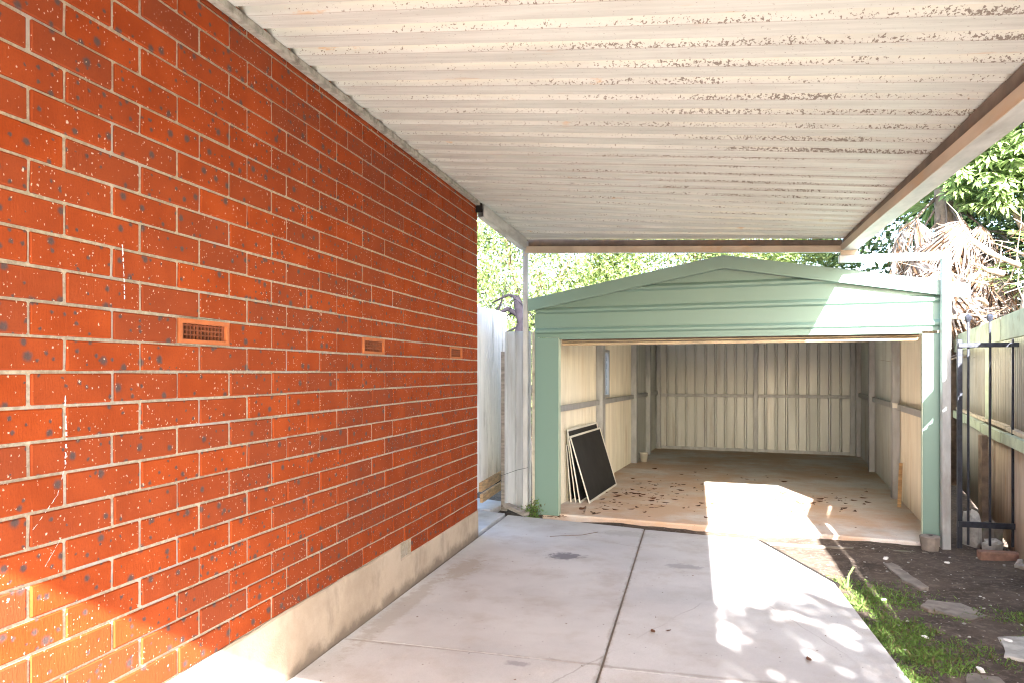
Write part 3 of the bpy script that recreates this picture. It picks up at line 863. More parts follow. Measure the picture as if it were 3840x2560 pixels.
# corrugated gate leaf by the house corner
L1, f1 = fence_map((-.30, 6.55, 0), (-.345, 8.2, 0))
g1 = empty('corrugated_gate', (0, 0, 0), 0, 'tall white corrugated iron side gate standing beside the house corner', 'gate')
b = MB(); b.sheet(sine_prof(0, L1, .090, .019, 8), lambda a: .03 if a < .36 else .20 + .02 * math.sin(a * 40), lambda a: 2.05 + .04 * a - .05 * max(0, a - 1.1), f1, .001, 6); b.build('gate_sheet', M['whiteiron'], g1, True)
MB().beam(f1(.40, .24, .03), f1(L1 - .05, .24, .03), .03, .09).build('bottom_board', M['timber'], g1)
MB().beam(f1(.42, .125, .035), f1(L1 - .1, .125, .035), .03, .085).build('bottom_board', M['timber'], g1)
MB().beam(f1(.1, 1.2, -.03), f1(L1 - .05, 1.2, -.03), .04, .07).build('gate_rail', M['greytimber'], g1)
MB().cbox(-.115, -.055, 7.14, 7.20, -.1, 1.62, .004).build('fence_post', M['greytimber'], None, label='slim grey timber post between the white gate and ribbed steel fence', cat='post')
# grey steel fence panels between gate and garage
f2 = empty('steel_fence', (0, 0, 0), 0, 'short grey-blue ribbed steel fence panel behind the carport corner post', 'fence')
L2, fm2 = fence_map((-.06, 7.10, 0), (.235, 7.02, 0))
pr = [(0, 0), (.012, .03), (.035, .03), (.042, .012), (.105, .012), (.112, .03), (.13, .03), (.137, .0), (.20, .0), (.21, .03), (.235, .03), (.245, .0), (L2, 0)]
MB().sheet(pr, .02, 1.815, fm2, .0012, 2).build('fence_sheet', M['blueiron'], f2)
MB().cbox(-.06, .25, 7.12, 7.16, 1.2, 1.28, .004).build('fence_rail', M['galv'], f2)
MB().cbox(.245, .318, 7.0, 7.03, .04, 1.81, .004).build('fence_board', M['creampost'], None, label='flaking white upright board between steel fence and green garage jamb', cat='board')
MB().beam((-.02, 6.99, .07), (.235, 6.80, .025), .075, .035).build('timber_plank', M['greytimber'], None, label='grey weathered plank lying on the ground by the carport post', cat='plank')
b = MB(); P = [(-.08, 7.0, .36), (.02, 6.93, .40), (.12, 6.89, .44), (.235, 6.87, .47)]; b.tube(P, .0022, 5)
b.build('tie_wire', M['iron'], None, label='thin bent wire strung across the ribbed steel fence', cat='wire')

# right boundary fence: rails in front of old corrugated sheets
def fpt(y): return (4.1 + (y - 5.9) * .216 if y > 4.4 else 3.78, y, 0)
rfn = empty('boundary_fence', (0, 0, 0), 0, 'green railed boundary fence with old rusty corrugated sheets', 'fence')
segs = [(10.6, 9.0), (8.98, 7.72), (7.70, 6.62), (6.60, 5.6), (5.58, 4.4), (4.38, 3.2), (3.18, 2.0), (1.98, .8), (.78, -.4), (-.42, -1.6), (-1.62, -2.8)]
for k, (ya, yb) in enumerate(segs):
    Lq, fq = fence_map(fpt(ya), fpt(yb))
    r = random.Random(k)
    tilt = r.uniform(-.03, .03)
    # upper sheet stands a little behind the mid rail, lower sheet in front of it
    MB().sheet(sine_prof(-.035, Lq + .035, .076, .009), .83, 1.70, lambda a, v, n: fq(a + tilt * (v - .9), v, n - .05 + .01 * math.sin(a * 3 + k)), .001, 3).build('fence_sheet', M['oldiron'], rfn, True)
    MB().sheet(sine_prof(-.035, Lq + .035, .076, .009), -.04 + r.uniform(-.03, .06), .86, lambda a, v, n: fq(a, v, n - .035), .001, 2).build('fence_sheet', M['rustiron' if k in (2, 3) else 'oldiron'], rfn, True)
    rr = lambda: r.uniform(-.012, .012)
    MB().beam(fq(0, .885 + rr(), .0), fq(Lq, .885 + rr(), .0), .045, .085).build('rail', M['greenwood'], rfn)
    MB().beam(fq(0, .952 + rr(), -.045), fq(Lq, .952 + rr(), -.045), .07, .03).build('rail_cap', M['railcap'], rfn)
    MB().beam(fq(0, 1.755, .005), fq(Lq, 1.755, .005), .035, .19).build('top_rail', M['greenwood'], rfn)
for y in (9.0, 7.71, 5.59, 3.19, .79, -1.61):
    Lq, fq = fence_map(fpt(y + .05), fpt(y - .05))
    MB().beam(fq(.05, -.2, -.085), fq(.05, 1.66, -.085), .09, .07, (1, 0, 0)).build('post', M['greytimber'], rfn)
Lq, fq = fence_map(fpt(7.62), fpt(7.50))
MB().beam(fq(.06, .97, -.025), fq(.06, 1.66, -.025), .10, .03, (1, 0, 0)).build('post', M['greenwood'], rfn)
MB().beam(fq(.30, -.1, .05), fq(.30, .84, .05), .09, .05, (1, 0, 0)).build('post', M['bark'], rfn)

# wrought-iron gate panel
ig = empty('iron_gate', (3.86, 6.30, 0), 0, 'black wrought iron gate panel with square-capped bars and flat rails', 'gate')
for k, dx in enumerate((.035, .185, .34)):
    br = MB().cbox(dx - .0078, dx + .0078, -.0078, .0078, .06, 1.80, .002).build('bar', M['iron'], ig)
    MB().lathe([(.0, .0), (.014, 0), (.024, .02), (.026, .038), (.017, .05), (.0, .062)], (dx, 0, 1.798), 8).build('bar_cap', M['iron'], br)
MB().cbox(-.04, .39, -.027, -.0115, 1.60, 1.635, .002).build('rail', M['iron'], ig)
MB().cbox(-.04, .39, -.027, -.0115, .20, .245, .002).build('rail', M['iron'], ig)
MB().cbox(-.043, -.008, -.013, .013, .03, 1.66, .003).build('hinge_stile', M['iron'], ig)

# ================================================================== THINGS
# four fly screens leaning on the garage's left wall
def to_world(s, wv, z=0):
    c, sn = math.cos(-SA), math.sin(-SA)
    return (.33 + s * c - wv * sn, 6.94 + s * sn + wv * c, z)
def screen(sb, w0, width, height, st, label, fr=.022):
    # bottom edge at (sb), top edge leaning at s = st ; local: x along wall, z up the screen
    e = empty('fly_screen', to_world(sb, w0, FL + .004), 0, label, 'fly screen', 'fly screens leaning in the garage')
    dz = math.sqrt(max(.01, height ** 2 - (sb - st) ** 2))
    up = Vector((-(sb - st), 0, dz)).normalized(); al = Vector((0, 1, 0)); nrm = al.cross(up)
    m = Matrix((( al.x, nrm.x, up.x), (al.y, nrm.y, up.y), (al.z, nrm.z, up.z))).to_4x4()
    e.matrix_world = Matrix.Translation(to_world(sb, w0, FL + .004)) @ Matrix.Rotation(-SA, 4, 'Z') @ m
    t = .011
    MB().cbox(0, fr, -t, 0, 0, height, .002).build('stile', M['whiteframe'], e)
    MB().cbox(width - fr, width, -t, 0, 0, height, .002).build('stile', M['whiteframe'], e)
    MB().cbox(fr + .0005, width - fr - .0005, -t, 0, 0, fr, .002).build('rail', M['whiteframe'], e)
    MB().cbox(fr + .0005, width - fr - .0005, -t, 0, height - fr, height, .002).build('rail', M['whiteframe'], e)
    MB().box(fr + .0005, width - fr - .0005, -.007, -.005, fr + .0005, height - fr - .0005).build('mesh_panel', M['flymesh'], e)
    return e
screen(.345, .66, 1.33, .74, .128, 'front white-framed black fly screen of the four leaning on the wall')
screen(.250, .63, 1.29, .79, .108, 'tallest fly screen, its top edge rising behind the front one')
screen(.195, .655, 1.1, .73, .098, 'third fly screen from the front, mostly hidden, only its left stile showing')
screen(.142, .66, .8, .62, .088, 'shortest fly screen, rearmost and nearest the garage wall')
# tub, stick, litter
t = empty('plastic_tub', to_world(.23, 4.42, FL), 0, 'small white plastic tub on the floor against a steel stud', 'tub')
MB().lathe([(.048, 0), (.062, .13), (.066, .132), (.066, .145), (.058, .145), (.046, .012)], (0, 0, 0), 18).build('tub_body', M['bucket'], t, True)
MB().beam(to_world(3.38, 1.60, FL), to_world(3.43, 1.86, .44), .035, .016).build('timber_offcut', M['timber'], None, label='short orange timber offcut leaning on the garage right wall', cat='timber')
def rock(name, loc, size, mat, label, cat, seed, group=None, flat=.5):
    r = np.random.default_rng(seed)
    b = MB(); n1, n2 = 7, 5
    vs = []
    for j in range(n2 + 1):
        ph = -math.pi / 2 + math.pi * j / n2
        for i in range(n1):
            th = 2 * math.pi * i / n1
            k = 1 + r.uniform(-.22, .22)
            cx, cy, cz = math.cos(th) * math.cos(ph), math.sin(th) * math.cos(ph), math.sin(ph)
            q = lambda v: math.copysign(abs(v) ** .6, v)
            vs.append((q(cx) * size[0] * k, q(cy) * size[1] * k, q(cz) * size[2] * k + size[2] * .75))
    fs = []
    for j in range(n2):
        for i in range(n1):
            a = j * n1 + i; c = j * n1 + (i + 1) % n1
            fs.append((a, c, c + n1, a + n1))
    fs.append(tuple(range(n1 - 1, -1, -1))); fs.append(tuple(range(n2 * n1, n2 * n1 + n1)))
    o = b.add(vs, fs).build(name, M[mat], None, False, label, cat, group)
    o.location = (loc[0], loc[1], gz(loc[0], loc[1]) + (loc[2] if len(loc) > 2 else 0)); o.rotation_euler = (0, 0, r.uniform(0, 3))
    return o
# flower-pot shaped stub of concrete at the foot of the jamb
MB().lathe([(.055, -.02), (.062, .0), (.078, .11), (.07, .118), (.02, .12)], (3.655, 6.395, -.02), 9).build('footing_stub', M['greyconc'], None, False, 'rough tapered concrete stub at the foot of the right jamb', 'footing')
rock('concrete_lump', (4.02, 6.62), (.09, .03, .16), 'rubble', 'upright broken concrete piece behind the iron gate', 'rubble', 3)
rock('concrete_lump', (4.16, 6.60), (.08, .05, .13), 'mossstone', 'slanted grey concrete piece behind the middle gate bar', 'rubble', 4)
rock('concrete_lump', (4.10, 6.42), (.07, .06, .06), 'rubble', 'small concrete block under the bottom gate rail', 'rubble', 5)
MB().cbox(3.93, 4.20, 6.15, 6.24, -.03, .045, .008).build('loose_brick', M['redbrick'], None, False, 'dusty red brick lying on the soil before the gate', 'brick')
rock('stone', (4.16, 6.02), (.045, .03, .025), 'rubble', 'pinkish stone beside the red brick at the gate', 'stone', 8)
rock('stone', (4.10, 5.9), (.035, .03, .02), 'rubble', 'pale stone at the foot of the rusty fence sheet', 'stone', 9)
# flat slabs of old concrete in the dirt
def flat(name, pts, zt, mat, label, cat, seed):
    r = random.Random(seed); P = []
    for i in range(len(pts)):
        a = pts[i]; c = pts[(i + 1) % len(pts)]
        for k in range(4):
            t_ = k / 4
            P.append((a[0] + (c[0] - a[0]) * t_ + r.uniform(-.014, .014), a[1] + (c[1] - a[1]) * t_ + r.uniform(-.014, .014)))
    MB().slab(P, -.12, zt, .006).build(name, M[mat], None, False, label, cat)
flat('broken_slab', [(3.33, 4.07), (3.62, 3.92), (3.80, 4.20), (3.62, 4.42), (3.40, 4.36)], -.006, 'rubble', 'pale broken concrete slab in the grass at the right edge', 'slab', 1)
flat('broken_slab', [(3.15, 4.86), (3.34, 4.66), (3.52, 4.78), (3.42, 4.97), (3.24, 5.0)], -.018, 'greyconc', 'brownish flat concrete patch half buried in bare soil', 'slab', 2)
flat('broken_slab', [(3.20, 5.88), (3.27, 5.9), (3.28, 5.6), (3.33, 5.3), (3.27, 5.24), (3.20, 5.5)], -.018, 'greyconc', 'narrow crumbling strip of concrete running through the soil', 'slab', 3)
flat('broken_slab', [(3.02, 3.62), (3.22, 3.60), (3.20, 3.82), (3.06, 3.84)], -.020, 'mossstone', 'dark mossy slab corner sunk in the grass', 'slab', 4)
flat('kerb_strip', [(2.42, 6.30), (3.60, 6.27), (3.60, 6.32), (2.42, 6.36)], -.016, 'mossstone', 'low dark concrete lip in the soil before the garage', 'kerb', 5)
# white chips and pebbles scattered over the soil
b = MB(); r = random.Random(5)
for k in range(170):
    x = r.uniform(2.85, 4.1); y = r.uniform(3.3, 6.4)
    s_ = r.choice((.004, .005, .006, .008, .011)) * r.uniform(.7, 1.2)
    z = gz(x, y); a = r.uniform(0, 3)
    p = [(x + math.cos(a + q) * s_ * r.uniform(.6, 1.2), y + math.sin(a + q) * s_ * r.uniform(.6, 1.2), z + (.25 if i < 4 else .8) * s_ * r.uniform(.5, 1)) for i, q in enumerate((0, 1.57, 3.14, 4.71, 0.4, 1.9, 3.5, 5.1))]
    b.hexa(p)
b.build('pebbles', M['rubble'], None, False, 'small pale stones and grit scattered over the dark soil', 'pebbles', kind='stuff')
for k, (x, y, s_, lab) in enumerate(((2.985, 4.98, .022, 'white chip in the green weeds beside the driveway'), (3.64, 5.95, .018, 'bluish white chip on the dark soil'), (3.02, 4.28, .02, 'white chip on bare earth below the weeds'), (3.14, 3.86, .024, 'larger white chip beside the mossy slab'), (3.42, 4.30, .022, 'white chip by the corner of the pale slab'), (3.25, 6.05, .03, 'flat white flake near the concrete stub'))):
    o = rock('white_chip', (x, y), (s_, s_ * .6, s_ * .35), 'chip', lab, 'chip', 40 + k)
# dead leaves on the garage floor
def leaves(name, spots, mat, label):
    vs = []; fs = []
    r = random.Random(11)
    for (x, y, z, s_) in spots:
        a = r.uniform(0, 6.28); c, sn = math.cos(a), math.sin(a); cu = r.uniform(.1, .5)
        pts = [(-1, 0, cu), (-.35, .42, 0.02), (.4, .36, .05), (1, 0, cu * .8), (.35, -.40, .06), (-.4, -.36, .0)]
        n = len(vs)
        for px, py, pz in pts: vs.append((x + (px * c - py * sn) * s_, y + (px * sn + py * c) * s_, z + .002 + pz * s_ * .7))
        fs += [(n, n + 1, n + 2, n + 3), (n, n + 3, n + 4, n + 5)]
    me = bpy.data.meshes.new(name); me.from_pydata(vs, [], fs); me.update()
    tag(link(name, me, M[mat]), label, 'leaves', None, 'stuff')
sp = []; r = random.Random(3)
for k in range(210):
    cl = r.random()
    if cl < .45: s_, wv = r.gauss(.85, .35), r.gauss(1.4, .55)
    elif cl < .62: s_, wv = r.gauss(2.6, .35), r.gauss(1.75, .35)
    elif cl < .72: s_, wv = r.gauss(.42, .12), r.gauss(.25, .1)
    else: s_, wv = r.uniform(.4, 3.2), r.uniform(.2, 4)
    if not (.3 < s_ < 3.25 and .08 < wv < 6): continue
    p = to_world(s_, wv, FL)
    sp.append((*p, r.choice((.014, .02, .026, .034, .046))))
leaves('fallen_leaves', sp, 'deadleaf', 'dry brown leaves scattered over the garage floor')
# twigs, grit and specks on the driveway
b = MB()
P = [(.62, 6.02, .004), (.75, 6.08, .005), (.88, 6.14, .004), (1.0, 6.28, .006)]; b.tube(P, .0025, 5)
b.build('twig', M['bark'], None, False, 'thin curved twig on the far end of the driveway', 'twig')
sp = []
r = random.Random(21)
for k in range(46): sp.append((r.uniform(.1, 2.6), r.uniform(2.6, 6.3), .003, r.uniform(.004, .010)))
sp += [(2.36, 3.75, .004, .03), (1.60, 3.95, .004, .03), (1.68, 3.98, .004, .02)]
for k in range(40): sp.append((r.uniform(.35, .62), 6.86 + r.uniform(-.04, .06), .0, r.uniform(.008, .02)))
leaves('driveway_litter', sp, 'deadleaf', 'tiny leaf bits and grit scattered on the concrete driveway')

# ================================================================== VEGETATION
def rand_unit(n):
    v = rng.normal(size=(n, 3)); return v / np.linalg.norm(v, axis=1, keepdims=True)
def leaf_quads(c, d, nrm, L, W):
    # folded diamond leaf: base, two sides, tip ; arrays (n,3)
    d = d / np.linalg.norm(d, axis=1, keepdims=True)
    s_ = np.cross(d, nrm); s_ /= np.maximum(np.linalg.norm(s_, axis=1, keepdims=True), 1e-6)
    n2 = np.cross(s_, d)
    L = L[:, None]; W = W[:, None]
    base = c; tip = c + d * L - n2 * L * .12
    mid = c + d * L * .5
    a = mid + s_ * W * .5 + n2 * W * .12; b = mid - s_ * W * .5 + n2 * W * .12
    n = len(c)
    v = np.stack([base, a, tip, b], 1).reshape(-1, 3)
    f = np.arange(n * 4).reshape(n, 4)
    return v, f
def crown_mesh(name, blobs, nleaf, L, W, clump=None):
    # blobs: (centre, radii, share). leaves in clumps near the shell of every blob
    V = []; F = []; off = 0
    tot = sum(b[2] for b in blobs)
    for c, rad, sh in blobs:
        n = int(nleaf * sh / tot); nc = max(6, n // (clump or 26))
        cd_ = rand_unit(nc); rr = rng.uniform(.45, 1.02, nc) ** .6
        cc = np.array(c) + cd_ * rr[:, None] * np.array(rad) * (1 + rng.normal(0, .10, (nc, 1)))
        idx = rng.integers(0, nc, n)
        spread = .16 * float(np.mean(rad)) + .06
        p = cc[idx] + rng.normal(0, spread * .55, (n, 3))
        out = cd_[idx] + rng.normal(0, .55, (n, 3)) + np.array([0, 0, .25])
        nr = rand_unit(n) + np.array([0, 0, .8])
        v, f = leaf_quads(p, out, nr, L * rng.uniform(.6, 1.25, n), W * rng.uniform(.6, 1.25, n))
        V.append(v); F.append(f + off); off += len(v)
    return np_mesh(name, np.concatenate(V), np.concatenate(F))
def tree(name, base, blobs, nleaf, L, W, leafmat, label, cat='tree', trunk_r=.12, barkmat='bark', clump=None, group=None):
    t = empty(name, base, 0, label, cat, group)
    B0 = Vector(base)
    b = MB()
    top = Vector(blobs[0][0]) - B0
    b.tube([(0, 0, -.2), (top.x * .2 + .05, top.y * .2, top.z * .3), (top.x * .6, top.y * .6 + .05, top.z * .65), tuple(top)], [trunk_r * 1.25, trunk_r, trunk_r * .75, trunk_r * .35], 10)
    b.build('trunk', M[barkmat], t, True)
    for c, rad, sh in blobs:
        e = Vector(c) - B0; st = Vector((top.x * .4, top.y * .4, min(top.z * .5, max(.3, e.z * .55))))
        mid = (st + e) / 2 + Vector((random.uniform(-.2, .2), random.uniform(-.2, .2), .1))
        q = MB(); q.tube([st, mid, e], [trunk_r * .5, trunk_r * .32, trunk_r * .12], 7); 
        for k in range(5):
            d = Vector(rand_unit(1)[0]); e2 = e + Vector((d.x * rad[0], d.y * rad[1], d.z * rad[2])) * .8
            q.tube([mid, (mid + e2) / 2 + Vector((0, 0, .1)), e2], [trunk_r * .18, trunk_r * .1, trunk_r * .04], 5)
        q.build('limb', M[barkmat], t, True)
    me = crown_mesh('crown', [((c[0] - base[0], c[1] - base[1], c[2] - base[2]), rad, sh) for c, rad, sh in blobs], nleaf, L, W, clump)
    o = link('crown', me, M[leafmat], t); o['kind'] = 'stuff'
    return t
# pale shrubby trees behind the garage, seen between the wall corner and the gable
tree('pale_tree', (-1.6, 15.2, 0), [((-1.4, 15.2, 3.6), (1.9, 1.5, 1.9), 3), ((-2.3, 14.6, 2.2), (1.5, 1.2, 1.6), 2), ((-.4, 14.9, 4.6), (1.5, 1.2, 1.4), 2), ((-.9, 14.3, 1.9), (1.2, 1.0, 1.5), 2), ((-2.4, 15.4, 5.4), (1.6, 1.3, 1.5), 2)], 34000, .10, .05, 'hedgeleaf', 'pale lime bushy tree filling the gap beside the brick corner')
tree('pale_tree', (1.7, 15.6, 0), [((1.3, 15.4, 3.4), (1.7, 1.3, 1.6), 3), ((2.9, 15.6, 3.3), (1.5, 1.2, 1.4), 2), ((.2, 15.0, 2.6), (1.2, 1.0, 1.2), 2), ((1.8, 15.8, 4.9), (1.8, 1.3, 1.2), 2)], 30000, .10, .05, 'hedgeleaf', 'pale lime bushy tree showing above the garage roof left slope')
tree('pale_tree', (-2.6, 10.6, 0), [((-2.4, 10.6, 1.5), (1.2, 1.0, 1.2), 2), ((-1.5, 11.4, 1.2), (.9, .9, 1.1), 2)], 9000, .09, .045, 'hedgeleaf', 'low pale bush behind the white corrugated gate', 'bush', .06)
tree('added_pale_bush', (.2, 12.9, 0), [((.25, 12.9, 1.5), (.5, .6, .75), 2), ((-.3, 13.3, 1.3), (.6, .6, .8), 1)], 7000, .08, .04, 'hedgeleaf', 'pale bush added behind the garage louvre window to brighten its panes', 'bush', .05)  # bush added in the sun so the window panes look bright
# dead dark tree behind the gate
dt = empty('dead_tree', (-.62, 8.95, 0), 0, 'bare dark grey dead tree with crooked limbs above the side gate', 'tree')
MB().tube([(.0, 0, -.1), (.05, .0, .9), (.12, .02, 1.55), (.24, .0, 1.85), (.30, 0, 2.02), (.27, .02, 2.16), (.22, 0, 2.38)], [.085, .08, .072, .066, .06, .075, .04], 9).build('trunk', M['deadbark'], dt, True)
for P, r0 in (([(.12, .02, 1.55), (.26, -.02, 1.80), (.40, 0, 1.88)], .04), ([(.27, 0, 2.12), (.1, .02, 2.22), (-.08, 0, 2.12), (-.2, 0, 1.95)], .042), ([(-.05, 0, 2.14), (.02, 0, 2.3), (.05, .02, 2.46)], .02), ([(.22, 0, 2.36), (.12, 0, 2.40), (-.1, 0, 2.30)], .03), ([(.28, 0, 2.0), (.1, .04, 1.93), (-.1, 0, 1.92)], .015), ([(.25, 0, 2.2), (.1, .05, 2.14), (-.02, 0, 2.0)], .018), ([(.3, 0, 2.0), (.4, 0, 2.25), (.52, 0, 2.38)], .012)):
    n = len(P); MB().tube(P, [r0 * (1 - .75 * i / (n - 1)) for i in range(n)], 7).build('limb', M['deadbark'], dt, True)
tw = MB(); r = random.Random(9)
for k in range(70):
    p = Vector((r.uniform(-.35, .55), r.uniform(-.1, .1), r.uniform(1.45, 2.5))); d = Vector((r.uniform(-1, 1), r.uniform(-.4, .4), r.uniform(-.6, 1))).normalized() * r.uniform(.12, .35)
    tw.tube([p, p + d * .5 + Vector((0, 0, .03)), p + d], [.006, .004, .002], 4)
tw.build('twigs', M['deadbark'], dt, kind='stuff')

# right-hand jungle: umbrella tree, fan palm with dead skirt, tangle of bare branches
def whorl_mesh(name, pts, nl, L, W, droop):
    V = []; F = []; off = 0
    n = len(pts)
    for k in range(nl):
        ax = rand_unit(n) * .45 + np.array([-.15, -.45, .8]); ax /= np.linalg.norm(ax, axis=1, keepdims=True)
        if k == 0: AX = ax; T = np.cross(AX, rand_unit(n)); T /= np.linalg.norm(T, axis=1, keepdims=True); Bt = np.cross(AX, T)
        a = 2 * math.pi * k / nl
        d = T * math.cos(a) + Bt * math.sin(a) - AX * droop
        v, f = leaf_quads(pts + d * .02, d, AX, L * rng.uniform(.75, 1.2, n), W * rng.uniform(.8, 1.2, n))
        V.append(v); F.append(f + off); off += len(v)
    return np_mesh(name, np.concatenate(V), np.concatenate(F))
ub = (6.6, 10.2, 0)
ut = empty('umbrella_tree', ub, 0, 'glossy umbrella tree with finger-like leaf whorls at the upper right', 'tree')
blobs = [((5.9, 9.6, 4.3), (.9, .8, .7)), ((6.9, 9.9, 4.5), (1.0, .9, .9)), ((5.35, 9.9, 3.85), (.6, .6, .5)), ((6.5, 9.0, 3.6), (.8, .7, .5)), ((6.9, 10.0, 5.4), (1.3, 1.1, .8)), ((5.6, 10.5, 4.9), (1.2, .9, .7)), ((7.2, 9.3, 3.0), (.8, .7, .7))]
pts = []
for c, rad in blobs:
    n = int(420 * rad[0]); d = rand_unit(n); pts.append(np.array(c) - np.array(ub) + d * np.array(rad) * (rng.uniform(.35, 1.0, (n, 1)) ** .5))
pts = np.concatenate(pts)
o = link('crown', whorl_mesh('crown', pts, 8, .15, .05, .3), M['umbleaf'], ut); o['kind'] = 'stuff'
for c, rad in blobs:
    e = Vector(c) - Vector(ub)
    MB().tube([(0, 0, -.2), (e.x * .25, e.y * .2, e.z * .45), (e.x * .7, e.y * .8, e.z * .8), e], [.07, .055, .04, .02], 8).build('limb', M['palebark'], ut, True)
# dark backing trees
tree('evergreen_tree', (8.2, 13.5, 0), [((7.6, 13.2, 2.6), (2.2, 1.3, 2.2), 3), ((6.2, 13.6, 2.2), (1.4, 1.0, 1.6), 2), ((9.4, 12.4, 3.2), (2.0, 1.5, 2.5), 3), ((7.8, 13.8, 5.4), (2.4, 1.5, 2.2), 3), ((5.4, 14.2, 4.2), (1.4, 1.0, 1.4), 2), ((9.0, 10.6, 2.2), (1.4, 1.4, 2.0), 2)], 30000, .16, .07, 'darkleaf', 'dense dark evergreen filling the gaps behind the palm')
# fan palm
def fan_mesh(seed, L=.75, n=22, spread=2.6, droop=.5, width=.035, tear=.5):
    r = random.Random(seed); vs = []; fs = []
    # petiole along +x from origin, fan opens at x = .5
    for k in range(n):
        a = -spread / 2 + spread * k / (n - 1) + r.uniform(-.04, .04)
        l = L * (1 - .25 * abs(a) / (spread / 2)) * r.uniform(.85, 1.05)
        dx, dy = math.cos(a), math.sin(a)
        m = len(vs); seg = 4
        for i in range(seg + 1):
            t_ = i / seg
            dr = droop * t_ * t_ * l * r.uniform(.7, 1.2)
            px, py, pz = .5 + dx * l * t_, dy * l * t_, -dr
            wd = width * (1 if i < 3 else (.6 if i == 3 else .08)) * (t_ * 1.2 + .15 if i < 2 else 1)
            nx_, ny_ = -dy, dx
            vs.append((px + nx_ * wd * .5, py + ny_ * wd * .5, pz + r.uniform(-.01, .02)))
            vs.append((px - nx_ * wd * .5, py - ny_ * wd * .5, pz + r.uniform(-.02, .01)))
        for i in range(seg): fs.append((m + 2 * i, m + 2 * i + 1, m + 2 * i + 3, m + 2 * i + 2))
    b = MB(); b.add(vs, fs); b.tube([(0, 0, 0), (.25, 0, .02), (.52, 0, 0)], [.016, .012, .008], 5)
    return b.mesh('frond')
def palm(base, h, ndead, ngreen, label, seed, lean=(0, 0), scale=1.0):
    p = empty('fan_palm', base, 0, label, 'palm')
    MB().tube([(0, 0, -.2), (lean[0] * .4, lean[1] * .4, h * .5), (lean[0], lean[1], h)], [.17, .14, .12], 12).build('trunk', M['bark'], p, True)
    dm = [fan_mesh(seed + i, .62, 28, 2.3, .6, .03) for i in range(4)]; gm = [fan_mesh(seed + 20 + i, .8, 26, 3.4, .22, .034) for i in range(3)]
    for me in dm: me.materials.append(M['deadfrond'])
    for me in gm: me.materials.append(M['frond'])
    r = random.Random(seed)
    for k in range(ndead):
        o = link('dead_frond', dm[k % 4], None, p)
        az = r.uniform(0, 6.283); el = R(r.uniform(38, 84))
        o.location = (lean[0] * .8 + .1 * math.cos(az), lean[1] * .8 + .1 * math.sin(az), h - r.uniform(.05, 1.15))
        o.rotation_euler = Euler((r.uniform(-.5, .5), el, az)); o.scale = [scale * r.uniform(.8, 1.2)] * 3
    for k in range(ngreen):
        o = link('frond', gm[k % 3], None, p)
        az = k * 2.4 + r.uniform(-.3, .3); el = R(r.uniform(-60, 25))
        o.location = (lean[0], lean[1], h); o.rotation_euler = Euler((r.uniform(-.5, .5), el, az)); o.scale = [scale * r.uniform(.85, 1.2)] * 3
    return p
palm((5.0, 10.3, 0), 3.75, 74, 9, 'fan palm with a skirt of dead grey fronds above the garage right eave', 100, (-.05, .0))
palm((6.2, 9.3, 0), 2.5, 10, 12, 'low fan palm with yellow-green striped fronds at the right edge', 200, (.1, 0), 1.1)
palm((3.9, 15.2, 0), 3.3, 8, 12, 'fan palm behind the garage showing just above its right roof slope', 300, (0, 0), 1.1)
# tangle of bare pale branches above the boundary fence
tg = empty('bare_shrub', (5.3, 8.8, 0), 0, 'tangle of bare pale crooked branches above the boundary fence', 'shrub')
r = random.Random(77)
MB().tube([(.0, 0, -.1), (-.05, .05, .8), (-.12, 0, 1.4), (-.02, 0, 2.0), (.06, .05, 2.6)], [.11, .10, .09, .075, .05], 9).build('trunk', M['palebark'], tg, True)
MB().tube([(-.35, .1, -.1), (-.42, .05, .9), (-.33, 0, 1.5), (-.42, 0, 1.95)], [.09, .08, .06, .04], 9).build('trunk', M['rustiron'], tg, True)
for k in range(44):
    p = Vector((r.uniform(-.5, .9), r.uniform(-.35, .4), r.uniform(1.6, 2.7)))
    d = Vector((r.uniform(-1, 1), r.uniform(-.5, .3), r.uniform(-.15, 1))).normalized()
    P = [p.copy()]; L_ = r.uniform(.35, 1.1)
    for i in range(5):
        d = (d + Vector((r.uniform(-.45, .45), r.uniform(-.3, .3), r.uniform(-.3, .4)))).normalized()
        p = p + d * L_ / 5; P.append(p.copy())
    r0 = r.choice((.012, .016, .022, .03, .04))
    MB().tube(P, [r0 * (1 - .185 * i) for i in range(6)], 7).build('branch', M['palebark'], tg, True)
# straw-like dead stems low down
st = MB()
for k in range(160):
    p = Vector((r.uniform(-.7, 1.0), r.uniform(-.3, .5), r.uniform(1.5, 2.9))); d = Vector((r.uniform(-.7, .7), r.uniform(-.4, .4), r.uniform(-1, .4))).normalized() * r.uniform(.2, .5)
    st.tube([p, p + d * .5 + Vector((r.uniform(-.05, .05), 0, .04)), p + d], [.006, .005, .002], 4)
st.build('stems', M['deadfrond'], tg, kind='stuff')

# garden tree beyond the boundary fence, out of the picture, which dapples the driveway
tree('garden_tree', (5.1, -2.6, 0), [((4.5, -2.3, 3.45), (.6, .9, .55), 3), ((4.2, -3.2, 3.7), (.6, .9, .6), 3), ((5.0, -3.5, 4.1), (.9, .9, .7), 3), ((5.2, -2.6, 2.8), (.8, .8, .6), 2)], 3000, .17, .08, 'shadeleaf', 'leafy garden tree beyond the boundary fence shading the driveway', 'tree', .09, clump=9)

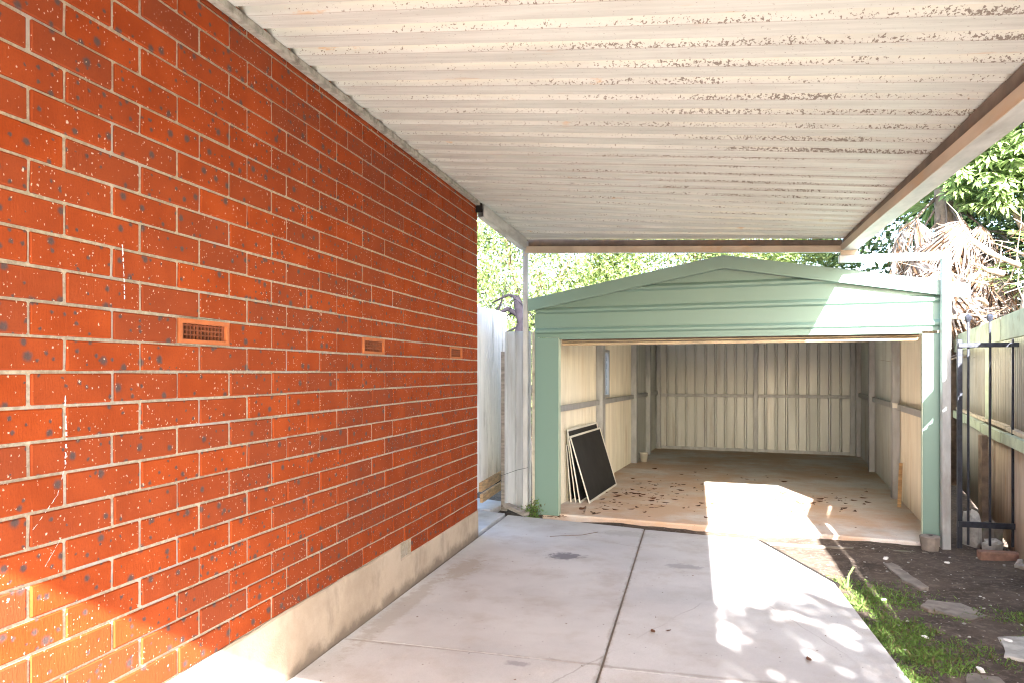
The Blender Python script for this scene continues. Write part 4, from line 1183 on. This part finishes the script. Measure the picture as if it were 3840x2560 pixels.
# low weeds on the soil beside the driveway
def weeds():
    n = 110000
    x = rng.uniform(2.72, 4.0, n); y = rng.uniform(3.2, 6.3, n)
    nz = np.sin(5.1 * x + 2.2 * y) * np.sin(3.7 * y - 2 * x + 1) + .6 * np.sin(13 * x + 3) * np.sin(11 * y + 4 * x) + .35 * np.sin(31 * x) * np.sin(27 * y + 2)
    edge = np.where(y > 3.62, 2.773 - np.clip((y - 3.6) / 1.6, 0, 1) * .045 - np.clip(y - 5.18, 0, 2) * .335, 2.785)
    d = x - edge
    dens = np.where(d > 0, np.exp(-(d / .34) ** 2) * 1.3, 0) * np.clip((5.5 - y) / .5, 0, 1)
    dens += .75 * np.exp(-(((x - 3.62) / .35) ** 2 + ((y - 4.62) / .16) ** 2)) + .6 * np.exp(-(((x - 3.15) / .28) ** 2 + ((y - 4.35) / .2) ** 2)) + .5 * np.exp(-(((x - 3.0) / .2) ** 2 + ((y - 3.7) / .5) ** 2))
    dens = dens * np.clip(.38 + .7 * nz, 0, 1)
    ok = rng.uniform(0, 1, n) < dens
    x, y = x[ok], y[ok]; m = len(x)
    z = np.array([gz(a, b_) for a, b_ in zip(x, y)])
    d3 = rng.normal(0, .7, (m, 3)); d3[:, 2] = np.abs(d3[:, 2]) * .5 + .45
    v, f = leaf_quads(np.stack([x, y, z - .003], 1), d3, rand_unit(m), rng.uniform(.010, .026, m) * np.where(rng.uniform(0, 1, m) < .06, 2.4, 1), rng.uniform(.004, .008, m))
    o = link('weeds', np_mesh('weeds', v, f), M['grass']); tag(o, 'low bright green weeds creeping along the driveway edge', 'weeds', None, 'stuff')
weeds()
b = MB(); b.add([(2.80, 5.17, -.03), (2.812, 5.17, -.03), (2.822, 5.17, .06), (2.85, 5.165, .115), (2.838, 5.165, .118), (2.81, 5.17, .06)], [(0, 1, 2, 5), (5, 2, 3, 4)])
b.build('grass_blade', M['grass'], None, False, 'single tall bright grass blade at the sunlit edge of the weeds', 'grass blade')
# clump of green growth at the garage's left corner
cl = crown_mesh('leaf_clump', [((0, 0, .06), (.035, .05, .07), 1)], 420, .03, .013)
o = link('green_tuft', cl, M['grass']); o.location = (.285, 6.90, -.02); tag(o, 'tuft of green weeds at the foot of the left garage jamb', 'weeds', None, 'stuff')
